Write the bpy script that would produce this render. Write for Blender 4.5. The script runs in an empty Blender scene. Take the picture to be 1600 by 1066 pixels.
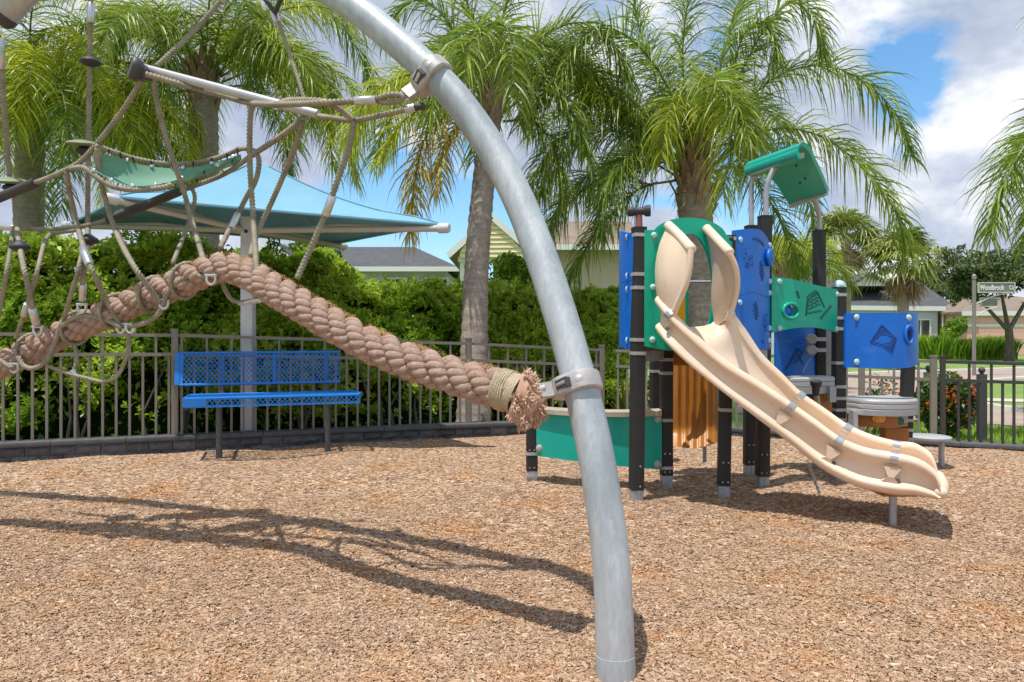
import bpy, bmesh, math, random
import numpy as np
from mathutils import Vector, Matrix, Quaternion, noise as mnoise
rnd = random.Random(7)
NR = np.random.default_rng(11)
R = math.radians
scene = bpy.context.scene
COL = scene.collection
# ------------------------------------------------------------------ camera
F, CX, HY, EYE = 1100.0, 800.0, 520.0, 1.2        # focal length in photo pixels, centre column, horizon row, eye height
cam_d = bpy.data.cameras.new('camera'); cam = bpy.data.objects.new('camera', cam_d); COL.objects.link(cam)
cam.location = (0, 0, EYE); cam.rotation_euler = (R(90), 0, 0)
cam_d.sensor_width = 36; cam_d.lens = 36 * F / 1600; cam_d.shift_y = -(533 - HY) / 1600
cam_d.clip_start = 0.05; cam_d.clip_end = 2000
scene.camera = cam
# ------------------------------------------------------------------ sky and sun
SUN = Vector((0.2, 0.2, -1)).normalized()
SUN_EL = math.asin(-SUN.z)
world = bpy.data.worlds.new('World'); scene.world = world; world.use_nodes = True
wn, wl = world.node_tree.nodes, world.node_tree.links
wn.clear()
w_out = wn.new('ShaderNodeOutputWorld'); bg = wn.new('ShaderNodeBackground')
sky = wn.new('ShaderNodeTexSky'); sky.sky_type = 'NISHITA'; sky.sun_disc = False
sky.sun_elevation = SUN_EL; sky.sun_rotation = R(225); sky.air_density = 1.0; sky.dust_density = 0.4; sky.ozone_density = 2.0
tc = wn.new('ShaderNodeTexCoord')
mp = wn.new('ShaderNodeMapping'); mp.inputs['Scale'].default_value = (1, 1, 1.7); mp.inputs['Location'].default_value = (0.37, 0.2, 0.05)
wl.new(tc.outputs['Generated'], mp.inputs['Vector'])
def wnoise(scale, detail, rough, dist=0.0, vec=mp):
    n = wn.new('ShaderNodeTexNoise'); n.inputs['Scale'].default_value = scale; n.inputs['Detail'].default_value = detail
    n.inputs['Roughness'].default_value = rough; n.inputs['Distortion'].default_value = dist
    wl.new(vec.outputs[0], n.inputs['Vector']); return n
def wramp(src, stops):
    r = wn.new('ShaderNodeValToRGB'); e = r.color_ramp.elements
    while len(e) < len(stops): e.new(0.5)
    for k, (p, c) in enumerate(stops): e[k].position = p; e[k].color = c if len(c) == 4 else (*c, 1)
    wl.new(src, r.inputs[0]); return r
n_cov = wnoise(4.4, 10, 0.58, 0.2)
def towards(px, py, spread, amount, prev):
    """raise or lower the cloud field round one direction of the sky"""
    d = Vector(((px - 800) / 1100, 1, (520 - py) / 1100)).normalized()
    dn = wn.new('ShaderNodeVectorMath'); dn.operation = 'DOT_PRODUCT'; dn.inputs[1].default_value = d; nrm = wn.new('ShaderNodeVectorMath'); nrm.operation = 'NORMALIZE'
    wl.new(tc.outputs['Generated'], nrm.inputs[0]); wl.new(nrm.outputs[0], dn.inputs[0])
    mr = wn.new('ShaderNodeMapRange'); mr.interpolation_type = 'SMOOTHSTEP'; mr.inputs['From Min'].default_value = math.cos(R(spread)); mr.inputs['From Max'].default_value = 1.0
    mr.inputs['To Min'].default_value = 0; mr.inputs['To Max'].default_value = amount; wl.new(dn.outputs['Value'], mr.inputs['Value'])
    ad = wn.new('ShaderNodeMath'); ad.operation = 'ADD'; wl.new(prev, ad.inputs[0]); wl.new(mr.outputs[0], ad.inputs[1]); return ad.outputs[0]
f_cov = n_cov.outputs['Fac']
for q in ((1440, 5, 6, -.15), (1408, 90, 5, -.145), (1370, 175, 5, -.12), (1195, 300, 5, -.06), (690, 335, 10, -.12), (600, 350, 8, -.07), (430, 240, 7, -.10), (1180, 320, 8, -.12), (1290, 70, 8, .10), (1540, 200, 13, .09), (150, 60, 18, .12), (930, 250, 12, .05), (600, 40, 12, .08)): f_cov = towards(*q, f_cov)
cov = wramp(f_cov, [(0.365, (0, 0, 0)), (0.41, (.5, .5, .5)), (0.47, (1, 1, 1))])
n_sh = wnoise(6.5, 9, 0.55, 0.1)
f_sh = n_sh.outputs['Fac']
for q in ((1490, 240, 6, .09), (1590, 130, 7, .07), (1290, 75, 6, .05), (1395, 265, 4, .08), (1470, 370, 5, .07), (200, 60, 20, -.10), (600, 20, 16, -.06), (1560, 330, 6, -.05)): f_sh = towards(*q, f_sh)
csh = wramp(f_sh, [(0.36, (0.40, 0.46, 0.60)), (0.48, (0.52, 0.58, 0.70)), (0.55, (0.66, 0.71, 0.80)), (0.64, (0.94, 0.96, 0.98))])
skm = wn.new('ShaderNodeVectorMath'); skm.operation = 'MULTIPLY'; skm.inputs[1].default_value = (0.13, 0.152, 0.176)
hsv = wn.new('ShaderNodeHueSaturation'); hsv.inputs['Saturation'].default_value = 1.08; hsv.inputs['Hue'].default_value = 0.485; wl.new(sky.outputs[0], hsv.inputs['Color']); wl.new(hsv.outputs[0], skm.inputs[0])
mixw = wn.new('ShaderNodeMix'); mixw.data_type = 'RGBA'
wl.new(cov.outputs[0], mixw.inputs['Factor']); wl.new(skm.outputs[0], mixw.inputs['A']); wl.new(csh.outputs[0], mixw.inputs['B'])
wl.new(mixw.outputs['Result'], bg.inputs['Color']); bg.inputs['Strength'].default_value = 1.08
wl.new(bg.outputs[0], w_out.inputs['Surface'])
sun_d = bpy.data.lights.new('sun', 'SUN'); sun_d.energy = 4.6; sun_d.angle = R(0.55); sun_d.color = (1.0, 0.95, 0.86)
sun = bpy.data.objects.new('sun', sun_d); COL.objects.link(sun)
sun.rotation_euler = SUN.to_track_quat('-Z', 'Y').to_euler(); sun.location = (-4, -4, 20)
scene.view_settings.view_transform = 'Standard'; scene.view_settings.look = 'None'
scene.view_settings.exposure = 0.1; scene.view_settings.gamma = 1.0; scene.view_settings.use_curve_mapping = False
scene.render.engine = 'CYCLES'
cy = scene.cycles
cy.max_bounces = 7; cy.diffuse_bounces = 3; cy.glossy_bounces = 3; cy.transmission_bounces = 4; cy.transparent_max_bounces = 6
cy.use_denoising = True
cy.sample_clamp_indirect = 6
# ------------------------------------------------------------------ helpers
def W(px, py, d):  # photo pixel at depth d (metres along the view axis) -> world point
    return Vector(((px - CX) * d / F, d, EYE - (py - HY) * d / F))
def G(px, py, z=0.0):  # photo pixel on the ground plane z
    d = (EYE - z) * F / (py - HY); return Vector(((px - CX) * d / F, d, z))
class MB:
    def __init__(s): s.v = []; s.f = []; s.a = []
    def add(s, vs, fs, a=0.5):
        o = len(s.v); s.v.extend([tuple(v) for v in vs]); s.f.extend([tuple(i + o for i in f) for f in fs])
        s.a.extend([a] * len(vs) if isinstance(a, (int, float)) else list(a)); return s
    def box(s, c, size, rot=None, a=0.5):
        c = Vector(c); hx, hy, hz = [k / 2 for k in size]
        vs = [Vector((x, y, z)) for x in (-hx, hx) for y in (-hy, hy) for z in (-hz, hz)]
        if rot is not None: vs = [rot @ v for v in vs]
        return s.add([c + v for v in vs], [(0, 1, 3, 2), (4, 6, 7, 5), (0, 4, 5, 1), (2, 3, 7, 6), (0, 2, 6, 4), (1, 5, 7, 3)], a)
    def bar(s, p, q, w, h=None, a=0.5, up=(0, 0, 1)):
        p, q = Vector(p), Vector(q); h = h or w; t = (q - p); L = t.length; t.normalize()
        u = Vector(up)
        if abs(u.dot(t)) > 0.98: u = Vector((0, 1, 0))
        x = t.cross(u).normalized(); y = x.cross(t)
        return s.box((p + q) / 2, (L, w, h), Matrix((t, x, y)).transposed(), a)
    def prism(s, outline, p, q, up=(0, 0, 1), a=0.5, caps=True):
        """outline (x, y) extruded from p to q"""
        p, q = Vector(p), Vector(q); t = (q - p).normalized(); u = Vector(up)
        if abs(u.dot(t)) > 0.98: u = Vector((0, 1, 0))
        x = t.cross(u).normalized(); y = x.cross(t); n = len(outline)
        vs = [p + x * o[0] + y * o[1] for o in outline] + [q + x * o[0] + y * o[1] for o in outline]
        fs = [(i, (i + 1) % n, (i + 1) % n + n, i + n) for i in range(n)]
        if caps: fs += [tuple(range(n - 1, -1, -1)), tuple(range(n, 2 * n))]
        return s.add(vs, fs, a)
    def tube(s, pts, r, n=10, caps=True, twist=None, a=0.5, lobes=0, depth=0.0, closed=False):
        pts = [Vector(p) for p in pts]; m = len(pts)
        rr = [r] * m if isinstance(r, (int, float)) else r
        T = []
        for i in range(m):
            if closed: t = pts[(i + 1) % m] - pts[i - 1]
            else: t = pts[min(i + 1, m - 1)] - pts[max(i - 1, 0)]
            T.append(t.normalized() if t.length > 1e-9 else Vector((0, 0, 1)))
        u = Vector((0, 0, 1)) if abs(T[0].z) < 0.9 else Vector((1, 0, 0))
        u = (u - T[0] * u.dot(T[0])).normalized()
        vs = []; dist = 0
        for i in range(m):
            if i:
                q = T[i - 1].rotation_difference(T[i]); u = q @ u; u = (u - T[i] * u.dot(T[i])).normalized()
                dist += (pts[i] - pts[i - 1]).length
            w = T[i].cross(u); ph = (dist / twist * 2 * math.pi) if twist else 0
            for k in range(n):
                an = 2 * math.pi * k / n
                rad = rr[i] * (1 + (depth * math.cos(lobes * an) if lobes else 0))
                vs.append(pts[i] + (u * math.cos(an + ph) + w * math.sin(an + ph)) * rad)
        fs = []
        for i in range(m if closed else m - 1):
            j = (i + 1) % m
            for k in range(n): fs.append((i * n + k, i * n + (k + 1) % n, j * n + (k + 1) % n, j * n + k))
        if caps and not closed: fs += [tuple(range(n - 1, -1, -1)), tuple((m - 1) * n + k for k in range(n))]
        return s.add(vs, fs, a)
    def lathe(s, prof, c, axis=(0, 0, 1), n=20, a=0.5):
        """profile (radius, height along axis)"""
        ax = Vector(axis).normalized(); u = Vector((1, 0, 0)) if abs(ax.x) < 0.9 else Vector((0, 1, 0))
        u = (u - ax * u.dot(ax)).normalized(); w = ax.cross(u); c = Vector(c); vs = []
        for r_, h in prof:
            for k in range(n):
                an = 2 * math.pi * k / n; vs.append(c + ax * h + (u * math.cos(an) + w * math.sin(an)) * max(r_, 1e-4))
        fs = [(i * n + k, i * n + (k + 1) % n, (i + 1) * n + (k + 1) % n, (i + 1) * n + k) for i in range(len(prof) - 1) for k in range(n)]
        fs += [tuple(range(n - 1, -1, -1)), tuple((len(prof) - 1) * n + k for k in range(n))]
        return s.add(vs, fs, a)
    def grid(s, P, a=0.5, closed_v=False):
        m, n = len(P), len(P[0]); vs = [p for row in P for p in row]
        fs = [(i * n + k, i * n + (k + 1) % n, (i + 1) * n + (k + 1) % n, (i + 1) * n + k) for i in range(m - 1) for k in range(n if closed_v else n - 1)]
        return s.add(vs, fs, a)
    def mesh(s, name, smooth=False):
        me = bpy.data.meshes.new(name); me.from_pydata(s.v, [], s.f); me.update()
        at = me.attributes.new('rnd', 'FLOAT', 'POINT'); at.data.foreach_set('value', s.a)
        if smooth is True: me.polygons.foreach_set('use_smooth', [True] * len(me.polygons))
        return me
def np_mesh(name, V, Q, A):
    me = bpy.data.meshes.new(name); n, m = len(V), len(Q); k = Q.shape[1]
    me.vertices.add(n); me.vertices.foreach_set('co', V.astype(np.float32).ravel())
    me.loops.add(m * k); me.loops.foreach_set('vertex_index', Q.astype(np.int32).ravel())
    me.polygons.add(m); me.polygons.foreach_set('loop_start', np.arange(0, m * k, k, dtype=np.int32))
    me.polygons.foreach_set('loop_total', np.full(m, k, dtype=np.int32))
    me.update(calc_edges=True)
    at = me.attributes.new('rnd', 'FLOAT', 'POINT'); at.data.foreach_set('value', A.astype(np.float32)); return me
def autosmooth(me, ang=40):
    me.polygons.foreach_set('use_smooth', [True] * len(me.polygons))
    try: me.set_sharp_from_angle(angle=R(ang))
    except Exception: pass
    return me
def thing(name, label, cat, loc=(0, 0, 0), group=None):
    o = bpy.data.objects.new(name, None); COL.objects.link(o); o.location = loc; o.empty_display_size = 0.1
    o['label'] = label; o['category'] = cat
    if group: o['group'] = group
    return o
def obj(name, me, mat, parent=None, smooth=40, loc=None):
    """link a mesh (MB or mesh, world coordinates) under its thing or part"""
    if isinstance(me, MB): me = me.mesh(name)
    if smooth: autosmooth(me, smooth)
    if mat is not None and not me.materials: me.materials.append(mat)
    o = bpy.data.objects.new(name, me); COL.objects.link(o)
    base = Vector(loc) if loc is not None else Vector((0, 0, 0))
    if parent is not None:
        o.parent = parent; w = Vector((0, 0, 0)); p = parent
        while p is not None: w += Vector(p.location); p = p.parent
        o.location = base - w
    else: o.location = base
    return o
def solo(name, me, mat, label, cat, group=None, smooth=40, loc=None):
    o = obj(name, me, mat, None, smooth, loc); o['label'] = label; o['category'] = cat
    if group: o['group'] = group
    return o
def struct(name, me, mat, smooth=0):
    o = obj(name, me, mat, None, smooth); o['kind'] = 'structure'; return o
def spline(pts, per=10):
    """Catmull-Rom through tuples of any size"""
    P = [np.array(p, float) for p in pts]; P = [2 * P[0] - P[1]] + P + [2 * P[-1] - P[-2]]; out = []
    for i in range(1, len(P) - 2):
        for k in range(per):
            t = k / per; a, b, c, d = P[i - 1:i + 3]
            out.append(0.5 * (2 * b + (c - a) * t + (2 * a - 5 * b + 4 * c - d) * t * t + (3 * b - a - 3 * c + d) * t ** 3))
    out.append(P[-2]); return out
def resample(pts, step):
    P = np.array([tuple(p) for p in pts]); d = np.r_[0, np.cumsum(np.linalg.norm(np.diff(P, axis=0), axis=1))]
    n = max(2, int(d[-1] / step) + 1); s = np.linspace(0, d[-1], n)
    return [Vector((np.interp(x, d, P[:, 0]), np.interp(x, d, P[:, 1]), np.interp(x, d, P[:, 2]))) for x in s]
def wpath(pts, per=8): return [W(*p) for p in spline(pts, per)]
def rrect(w, h, r=0.01, k=3):
    o = []
    for cx, cy_, a0 in ((w / 2 - r, h / 2 - r, 0), (-w / 2 + r, h / 2 - r, 90), (-w / 2 + r, -h / 2 + r, 180), (w / 2 - r, -h / 2 + r, 270)):
        for i in range(k + 1):
            a = R(a0 + 90 * i / k); o.append((cx + r * math.cos(a), cy_ + r * math.sin(a)))
    return o
def circ(r, n=12): return [(r * math.cos(2 * math.pi * i / n), r * math.sin(2 * math.pi * i / n)) for i in range(n)]
# ------------------------------------------------------------------ materials
def mat(name, col, rough=0.6, metal=0.0, var=0.0, vscale=6.0, bump=0.0, bscale=40.0, col2=None, spec=0.5, attr=None, trans=0.0, detail=5.0, stretch=None, wear=None, spangle=0.0):
    """principled material: base colour mixed with a second one by noise, optional bump;
    attr = list of colour stops run over the per-piece random value"""
    m = bpy.data.materials.new(name); m.use_nodes = True; n, l = m.node_tree.nodes, m.node_tree.links
    b = n['Principled BSDF']; b.inputs['Roughness'].default_value = rough; b.inputs['Metallic'].default_value = metal
    b.inputs['Specular IOR Level'].default_value = spec
    g = n.new('ShaderNodeNewGeometry'); vec = g.outputs['Position']
    if stretch:
        mpn = n.new('ShaderNodeMapping'); mpn.inputs['Scale'].default_value = stretch; l.new(vec, mpn.inputs['Vector']); vec = mpn.outputs[0]
    def noise(sc, det=detail, ro=0.6):
        t = n.new('ShaderNodeTexNoise'); t.inputs['Scale'].default_value = sc; t.inputs['Detail'].default_value = det; t.inputs['Roughness'].default_value = ro
        l.new(vec, t.inputs['Vector']); return t
    csock = None
    if attr:
        at = n.new('ShaderNodeAttribute'); at.attribute_name = 'rnd'
        rp = n.new('ShaderNodeValToRGB'); e = rp.color_ramp.elements
        while len(e) < len(attr): e.new(0.5)
        for k, c in enumerate(attr): e[k].position = k / (len(attr) - 1); e[k].color = (*c, 1)
        l.new(at.outputs['Fac'], rp.inputs[0]); csock = rp.outputs[0]
    if var > 0 or col2:
        t = noise(vscale); rp2 = n.new('ShaderNodeValToRGB'); rp2.color_ramp.elements[0].position = 0.35; rp2.color_ramp.elements[1].position = 0.68
        l.new(t.outputs['Fac'], rp2.inputs[0])
        mx = n.new('ShaderNodeMix'); mx.data_type = 'RGBA'
        c2 = col2 or tuple(c * (1 - var) for c in col)
        l.new(rp2.outputs[0], mx.inputs['Factor']); mx.inputs['B'].default_value = (*c2, 1)
        if csock: 
            mx.blend_type = 'MULTIPLY'; l.new(csock, mx.inputs['A']); mx.inputs['B'].default_value = (*(1 - var * (0.5 + 0.5 * k) for k in (1, 1, 1)), 1)
        else: mx.inputs['A'].default_value = (*col, 1)
        csock = mx.outputs['Result']
    if wear or spangle:
        if csock is None:
            cn = n.new('ShaderNodeRGB'); cn.outputs[0].default_value = (*col, 1); csock = cn.outputs[0]
        if spangle:    # zinc crystals
            v = n.new('ShaderNodeTexVoronoi'); v.inputs['Scale'].default_value = 95; l.new(vec, v.inputs['Vector']); sp = n.new('ShaderNodeSeparateColor'); l.new(v.outputs['Color'], sp.inputs[0])
            mr = n.new('ShaderNodeMapRange'); mr.inputs['To Min'].default_value = 1 - spangle; mr.inputs['To Max'].default_value = 1 + spangle * .5; l.new(sp.outputs[0], mr.inputs['Value'])
            ml = n.new('ShaderNodeMix'); ml.data_type = 'RGBA'; ml.blend_type = 'MULTIPLY'; ml.inputs['Factor'].default_value = 1; l.new(csock, ml.inputs['A']); l.new(mr.outputs[0], ml.inputs['B']); csock = ml.outputs['Result']
        if wear:       # scuffs and grime: two scales of thresholded noise
            wc, wa, ws = wear
            for sc, lo, hi in ((ws, .56, .72), (ws * 5, .60, .70)):
                t = noise(sc, 8, .7); rp3 = n.new('ShaderNodeValToRGB'); rp3.color_ramp.elements[0].position = lo; rp3.color_ramp.elements[1].position = hi; rp3.color_ramp.elements[1].color = (wa, wa, wa, 1); l.new(t.outputs['Fac'], rp3.inputs[0])
                mw = n.new('ShaderNodeMix'); mw.data_type = 'RGBA'; l.new(rp3.outputs[0], mw.inputs['Factor']); l.new(csock, mw.inputs['A']); mw.inputs['B'].default_value = (*wc, 1); csock = mw.outputs['Result']
    if csock: l.new(csock, b.inputs['Base Color'])
    else: b.inputs['Base Color'].default_value = (*col, 1)
    if bump:
        t = noise(bscale, 6, 0.65); bp = n.new('ShaderNodeBump'); bp.inputs['Strength'].default_value = min(1, bump); bp.inputs['Distance'].default_value = 0.01 * max(1, bump)
        l.new(t.outputs['Fac'], bp.inputs['Height']); l.new(bp.outputs[0], b.inputs['Normal'])
    if trans:
        tr = n.new('ShaderNodeBsdfTranslucent'); ms = n.new('ShaderNodeMixShader'); ms.inputs[0].default_value = trans
        if csock: l.new(csock, tr.inputs['Color'])
        else: tr.inputs['Color'].default_value = (*col, 1)
        l.new(b.outputs[0], ms.inputs[1]); l.new(tr.outputs[0], ms.inputs[2]); l.new(ms.outputs[0], n['Material Output'].inputs['Surface'])
    return m
M = {}
M['galv'] = mat('galvanised_steel', (0.49, 0.53, 0.56), 0.5, 0.25, vscale=7, col2=(0.29, 0.335, 0.37), bump=0.2, bscale=60, stretch=(1, 1, 0.28), detail=9, spangle=.08, wear=((0.33, 0.36, 0.38), .6, 7))
M['cast'] = mat('cast_aluminium', (0.50, 0.48, 0.47), 0.45, 0.35, var=0.25, vscale=12, bump=0.1, bscale=60)
M['steel'] = mat('bright_steel', (0.62, 0.63, 0.64), 0.28, 0.8, var=0.2, vscale=20)
M['tube'] = mat('aluminium_tube', (0.50, 0.49, 0.52), 0.35, 0.5, var=0.15, vscale=8)
M['rope'] = mat('net_rope', (0.38, 0.345, 0.27), 0.9, var=0.35, vscale=14, bump=0.3, bscale=260, spec=0.1)
M['bigrope'] = mat('thick_rope', (0.54, 0.395, 0.325), 1.0, vscale=40, col2=(0.41, 0.285, 0.23), bump=1.0, bscale=190, spec=0.02, detail=9, wear=((0.34, 0.22, 0.17), .5, 6))
M['fray'] = mat('frayed_fibre', (0.5, 0.27, 0.17), 1.0, spec=0.02, attr=[(0.40, 0.24, 0.17), (0.62, 0.40, 0.29), (0.74, 0.54, 0.41)], trans=0.25)
M['fuzz'] = mat('fuzzed_fibre', (0.5, 0.3, 0.15), 1.0, spec=0.02, attr=[(0.66, 0.38, 0.20), (0.72, 0.47, 0.24), (0.62, 0.42, 0.32)], trans=0.4)
M['whip'] = mat('whipping_twine', (0.56, 0.48, 0.35), 0.95, vscale=22, col2=(0.42, 0.34, 0.23), bump=0.8, bscale=160, spec=0.05)
M['rubber'] = mat('black_rubber', (0.035, 0.035, 0.038), 0.6, var=0.3, vscale=20, bump=0.1, bscale=90)
M['greyrubber'] = mat('dark_grey_cap', (0.06, 0.06, 0.075), 0.5, var=0.2)
M['sheath'] = mat('rubber_sheath', (0.055, 0.05, 0.048), 0.65, var=0.3, vscale=15)
M['membrane'] = mat('green_membrane', (0.15, 0.35, 0.25), 0.6, var=0.2, vscale=4, trans=0.15)
M['pad'] = mat('olive_pad', (0.20, 0.24, 0.13), 0.6, var=0.25)
M['post'] = mat('black_post', (0.022, 0.022, 0.023), 0.6, var=0.3, vscale=9, bump=0.12, bscale=50)
M['postband'] = mat('post_band', (0.42, 0.42, 0.40), 0.5, 0.2, var=0.15)
M['foot'] = mat('galvanised_foot', (0.42, 0.46, 0.50), 0.45, 0.4, var=0.3, vscale=14)
M['green'] = mat('green_panel', (0.0, 0.41, 0.265), 0.38, var=0.12, vscale=5, wear=((0.10, 0.42, 0.31), .5, 9))
M['greendark'] = mat('green_groove_shade', (0.0, 0.12, 0.08), 0.5)  # panel green darkened to paint shade inside engraved lines; screws and recess share it
M['teal'] = mat('teal_panel', (0.0, 0.38, 0.30), 0.35, var=0.15, vscale=4, wear=((0.12, 0.40, 0.34), .5, 8))
M['blue'] = mat('blue_panel', (0.002, 0.145, 0.64), 0.38, var=0.15, vscale=5, wear=((0.06, 0.22, 0.66), .5, 9))
M['bluedark'] = mat('blue_groove_shade', (0.003, 0.055, 0.25), 0.5)  # panel blue darkened to paint shade inside engraved lines; dimples share it
M['bolt'] = mat('pale_bolt_cap', (0.42, 0.62, 0.62), 0.4, var=0.1)
M['boltblue'] = mat('pale_blue_cap', (0.35, 0.55, 0.75), 0.4, var=0.1)
M['slide'] = mat('cream_slide', (0.84, 0.685, 0.545), 0.40, vscale=2.5, col2=(0.80, 0.60, 0.43), trans=0.10, bump=0.05, bscale=20, wear=((0.70, 0.51, 0.37), .55, 6))
M['orange'] = mat('orange_plastic', (0.44, 0.17, 0.022), 0.42, var=0.2, vscale=5)
M['brownorange'] = mat('brown_orange_panel', (0.36, 0.13, 0.02), 0.45, var=0.3, vscale=8)
M['yellow'] = mat('yellow_plastic', (0.75, 0.38, 0.02), 0.4, var=0.1)
M['grey'] = mat('grey_plastic', (0.40, 0.41, 0.42), 0.45, var=0.15)
M['deck'] = mat('deck_board', (0.16, 0.12, 0.09), 0.7, var=0.4, vscale=12)
M['plank'] = mat('tan_counter', (0.45, 0.40, 0.31), 0.6, var=0.3, vscale=10)
M['knob'] = mat('pale_knob', (0.42, 0.40, 0.36), 0.5, var=0.15)
M['redstub'] = mat('red_stub', (0.22, 0.07, 0.06), 0.6)
M['fence'] = mat('taupe_fence', (0.215, 0.197, 0.166), 0.5, var=0.15, vscale=8)
M['fencedark'] = mat('bronze_gate', (0.045, 0.043, 0.04), 0.5, var=0.15)
M['block'] = mat('charcoal_block', (0.085, 0.09, 0.098), 0.85, attr=[(0.085, 0.088, 0.098), (0.12, 0.125, 0.135), (0.15, 0.155, 0.165)], var=0.35, vscale=18, bump=0.9, bscale=45)
M['cap'] = mat('charcoal_cap', (0.10, 0.104, 0.11), 0.75, var=0.3, vscale=10, bump=0.4, bscale=50)
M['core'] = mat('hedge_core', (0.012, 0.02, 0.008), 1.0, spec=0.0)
M['hedge'] = mat('hedge_leaf', (0.1, 0.2, 0.03), 0.38, attr=[(0.05, 0.13, 0.012), (0.16, 0.33, 0.02), (0.32, 0.50, 0.035), (0.48, 0.62, 0.07)], trans=0.48, spec=0.45)
M['shrub'] = mat('shrub_leaf', (0.07, 0.14, 0.03), 0.4, attr=[(0.03, 0.07, 0.015), (0.06, 0.13, 0.022), (0.12, 0.20, 0.035)], trans=0.3)
M['oak'] = mat('oak_leaf', (0.05, 0.09, 0.03), 0.5, attr=[(0.055, 0.085, 0.03), (0.11, 0.165, 0.05), (0.19, 0.25, 0.085)], trans=0.25)
M['flower'] = mat('orange_flower', (0.65, 0.12, 0.03), 0.6, attr=[(0.55, 0.05, 0.03), (0.68, 0.15, 0.03), (0.75, 0.26, 0.05)], trans=0.3)
M['frondg'] = mat('frond_green', (0.1, 0.2, 0.04), 0.42, attr=[(0.07, 0.13, 0.02), (0.16, 0.26, 0.03), (0.28, 0.38, 0.045), (0.42, 0.50, 0.07)], trans=0.42, spec=0.5)
M['frondy'] = mat('frond_yellow', (0.3, 0.35, 0.04), 0.38, attr=[(0.14, 0.22, 0.02), (0.36, 0.44, 0.03), (0.54, 0.58, 0.04), (0.64, 0.60, 0.06)], trans=0.45, spec=0.45)
M['deadtip'] = mat('brown_leaf', (0.3, 0.2, 0.1), 0.9, attr=[(0.16, 0.10, 0.055), (0.34, 0.24, 0.13)], trans=0.2)
M['frondd'] = mat('frond_dying', (0.35, 0.22, 0.05), 0.6, attr=[(0.30, 0.17, 0.04), (0.46, 0.31, 0.04), (0.58, 0.45, 0.05), (0.26, 0.26, 0.04)], trans=0.3)
M['rachis'] = mat('frond_rib', (0.13, 0.15, 0.035), 0.5)
M['trunk'] = mat('palm_trunk', (0.40, 0.335, 0.285), 0.9, vscale=10, col2=(0.24, 0.195, 0.165), bump=0.7, bscale=30, stretch=(1, 1, 2.5))
M['boot'] = mat('palm_boots', (0.42, 0.29, 0.21), 0.9, vscale=14, col2=(0.20, 0.13, 0.09), bump=0.7, bscale=40, stretch=(3, 3, 0.8))
M['bark'] = mat('oak_bark', (0.14, 0.115, 0.09), 0.95, var=0.4, bump=0.6, bscale=30)
M['fan'] = mat('fan_leaf', (0.12, 0.17, 0.06), 0.5, attr=[(0.08, 0.11, 0.025), (0.20, 0.25, 0.045), (0.34, 0.37, 0.08)], trans=0.25)
M['fandead'] = mat('fan_dead', (0.3, 0.2, 0.12), 0.8, attr=[(0.30, 0.21, 0.12), (0.48, 0.35, 0.22)], trans=0.2)
M['canopy'] = mat('sky_blue_canopy', (0.175, 0.385, 0.53), 0.85, var=0.08, vscale=3, trans=0.02, bump=0.3, bscale=5, wear=((0.25, 0.42, 0.52), .5, 2.5))
M['paint'] = mat('white_paint', (0.60, 0.61, 0.62), 0.45, var=0.15, wear=((0.42, 0.42, 0.41), .5, 5))
M['beam'] = mat('beige_paint', (0.52, 0.49, 0.44), 0.45, var=0.1)
M['bench'] = mat('blue_plastisol', (0.012, 0.20, 0.66), 0.35, var=0.15, vscale=9, wear=((0.10, 0.28, 0.60), .5, 12))
M['benchleg'] = mat('grey_leg', (0.075, 0.078, 0.085), 0.5, var=0.2)
M['shingle'] = mat('grey_shingle', (0.085, 0.09, 0.10), 0.9, var=0.3, vscale=3, bump=0.5, bscale=12)
M['shinglebrown'] = mat('brown_shingle', (0.25, 0.19, 0.15), 0.9, var=0.3, vscale=3, bump=0.5, bscale=12)
M['wallblue'] = mat('pale_stucco', (0.62, 0.65, 0.72), 0.85, var=0.08, bump=0.2, bscale=30)
M['wallgreen'] = mat('pale_green_stucco', (0.50, 0.54, 0.47), 0.85, var=0.08)
M['wallcream'] = mat('cream_stucco', (0.62, 0.58, 0.44), 0.85, var=0.08)
M['wallyellow'] = mat('yellow_siding', (0.76, 0.67, 0.36), 0.75, var=0.06)
M['wallbeige'] = mat('beige_stucco', (0.50, 0.42, 0.33), 0.85, var=0.08)
M['wallpink'] = mat('pink_stucco', (0.78, 0.46, 0.39), 0.85, var=0.06)
M['trim'] = mat('white_trim', (0.78, 0.78, 0.77), 0.5)
M['glass'] = mat('window_glass', (0.05, 0.06, 0.07), 0.08, spec=0.8)
M['lawn'] = mat('lawn', (0.12, 0.22, 0.035), 0.9, vscale=1.2, col2=(0.20, 0.27, 0.06), bump=0.8, bscale=60)
M['road'] = mat('road', (0.36, 0.28, 0.24), 0.9, var=0.2, vscale=3, bump=0.2, bscale=80)
M['concrete'] = mat('concrete', (0.50, 0.47, 0.42), 0.85, var=0.15, vscale=4)
M['sign'] = mat('sign_grey', (0.20, 0.21, 0.20), 0.5)
M['signrim'] = mat('sign_rim', (0.55, 0.55, 0.48), 0.5)
M['signpole'] = mat('sign_pole', (0.23, 0.215, 0.19), 0.5)
M['utility'] = mat('grey_box', (0.12, 0.125, 0.13), 0.7, var=0.2)
M['twig'] = mat('twig', (0.22, 0.09, 0.05), 0.9)
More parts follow.
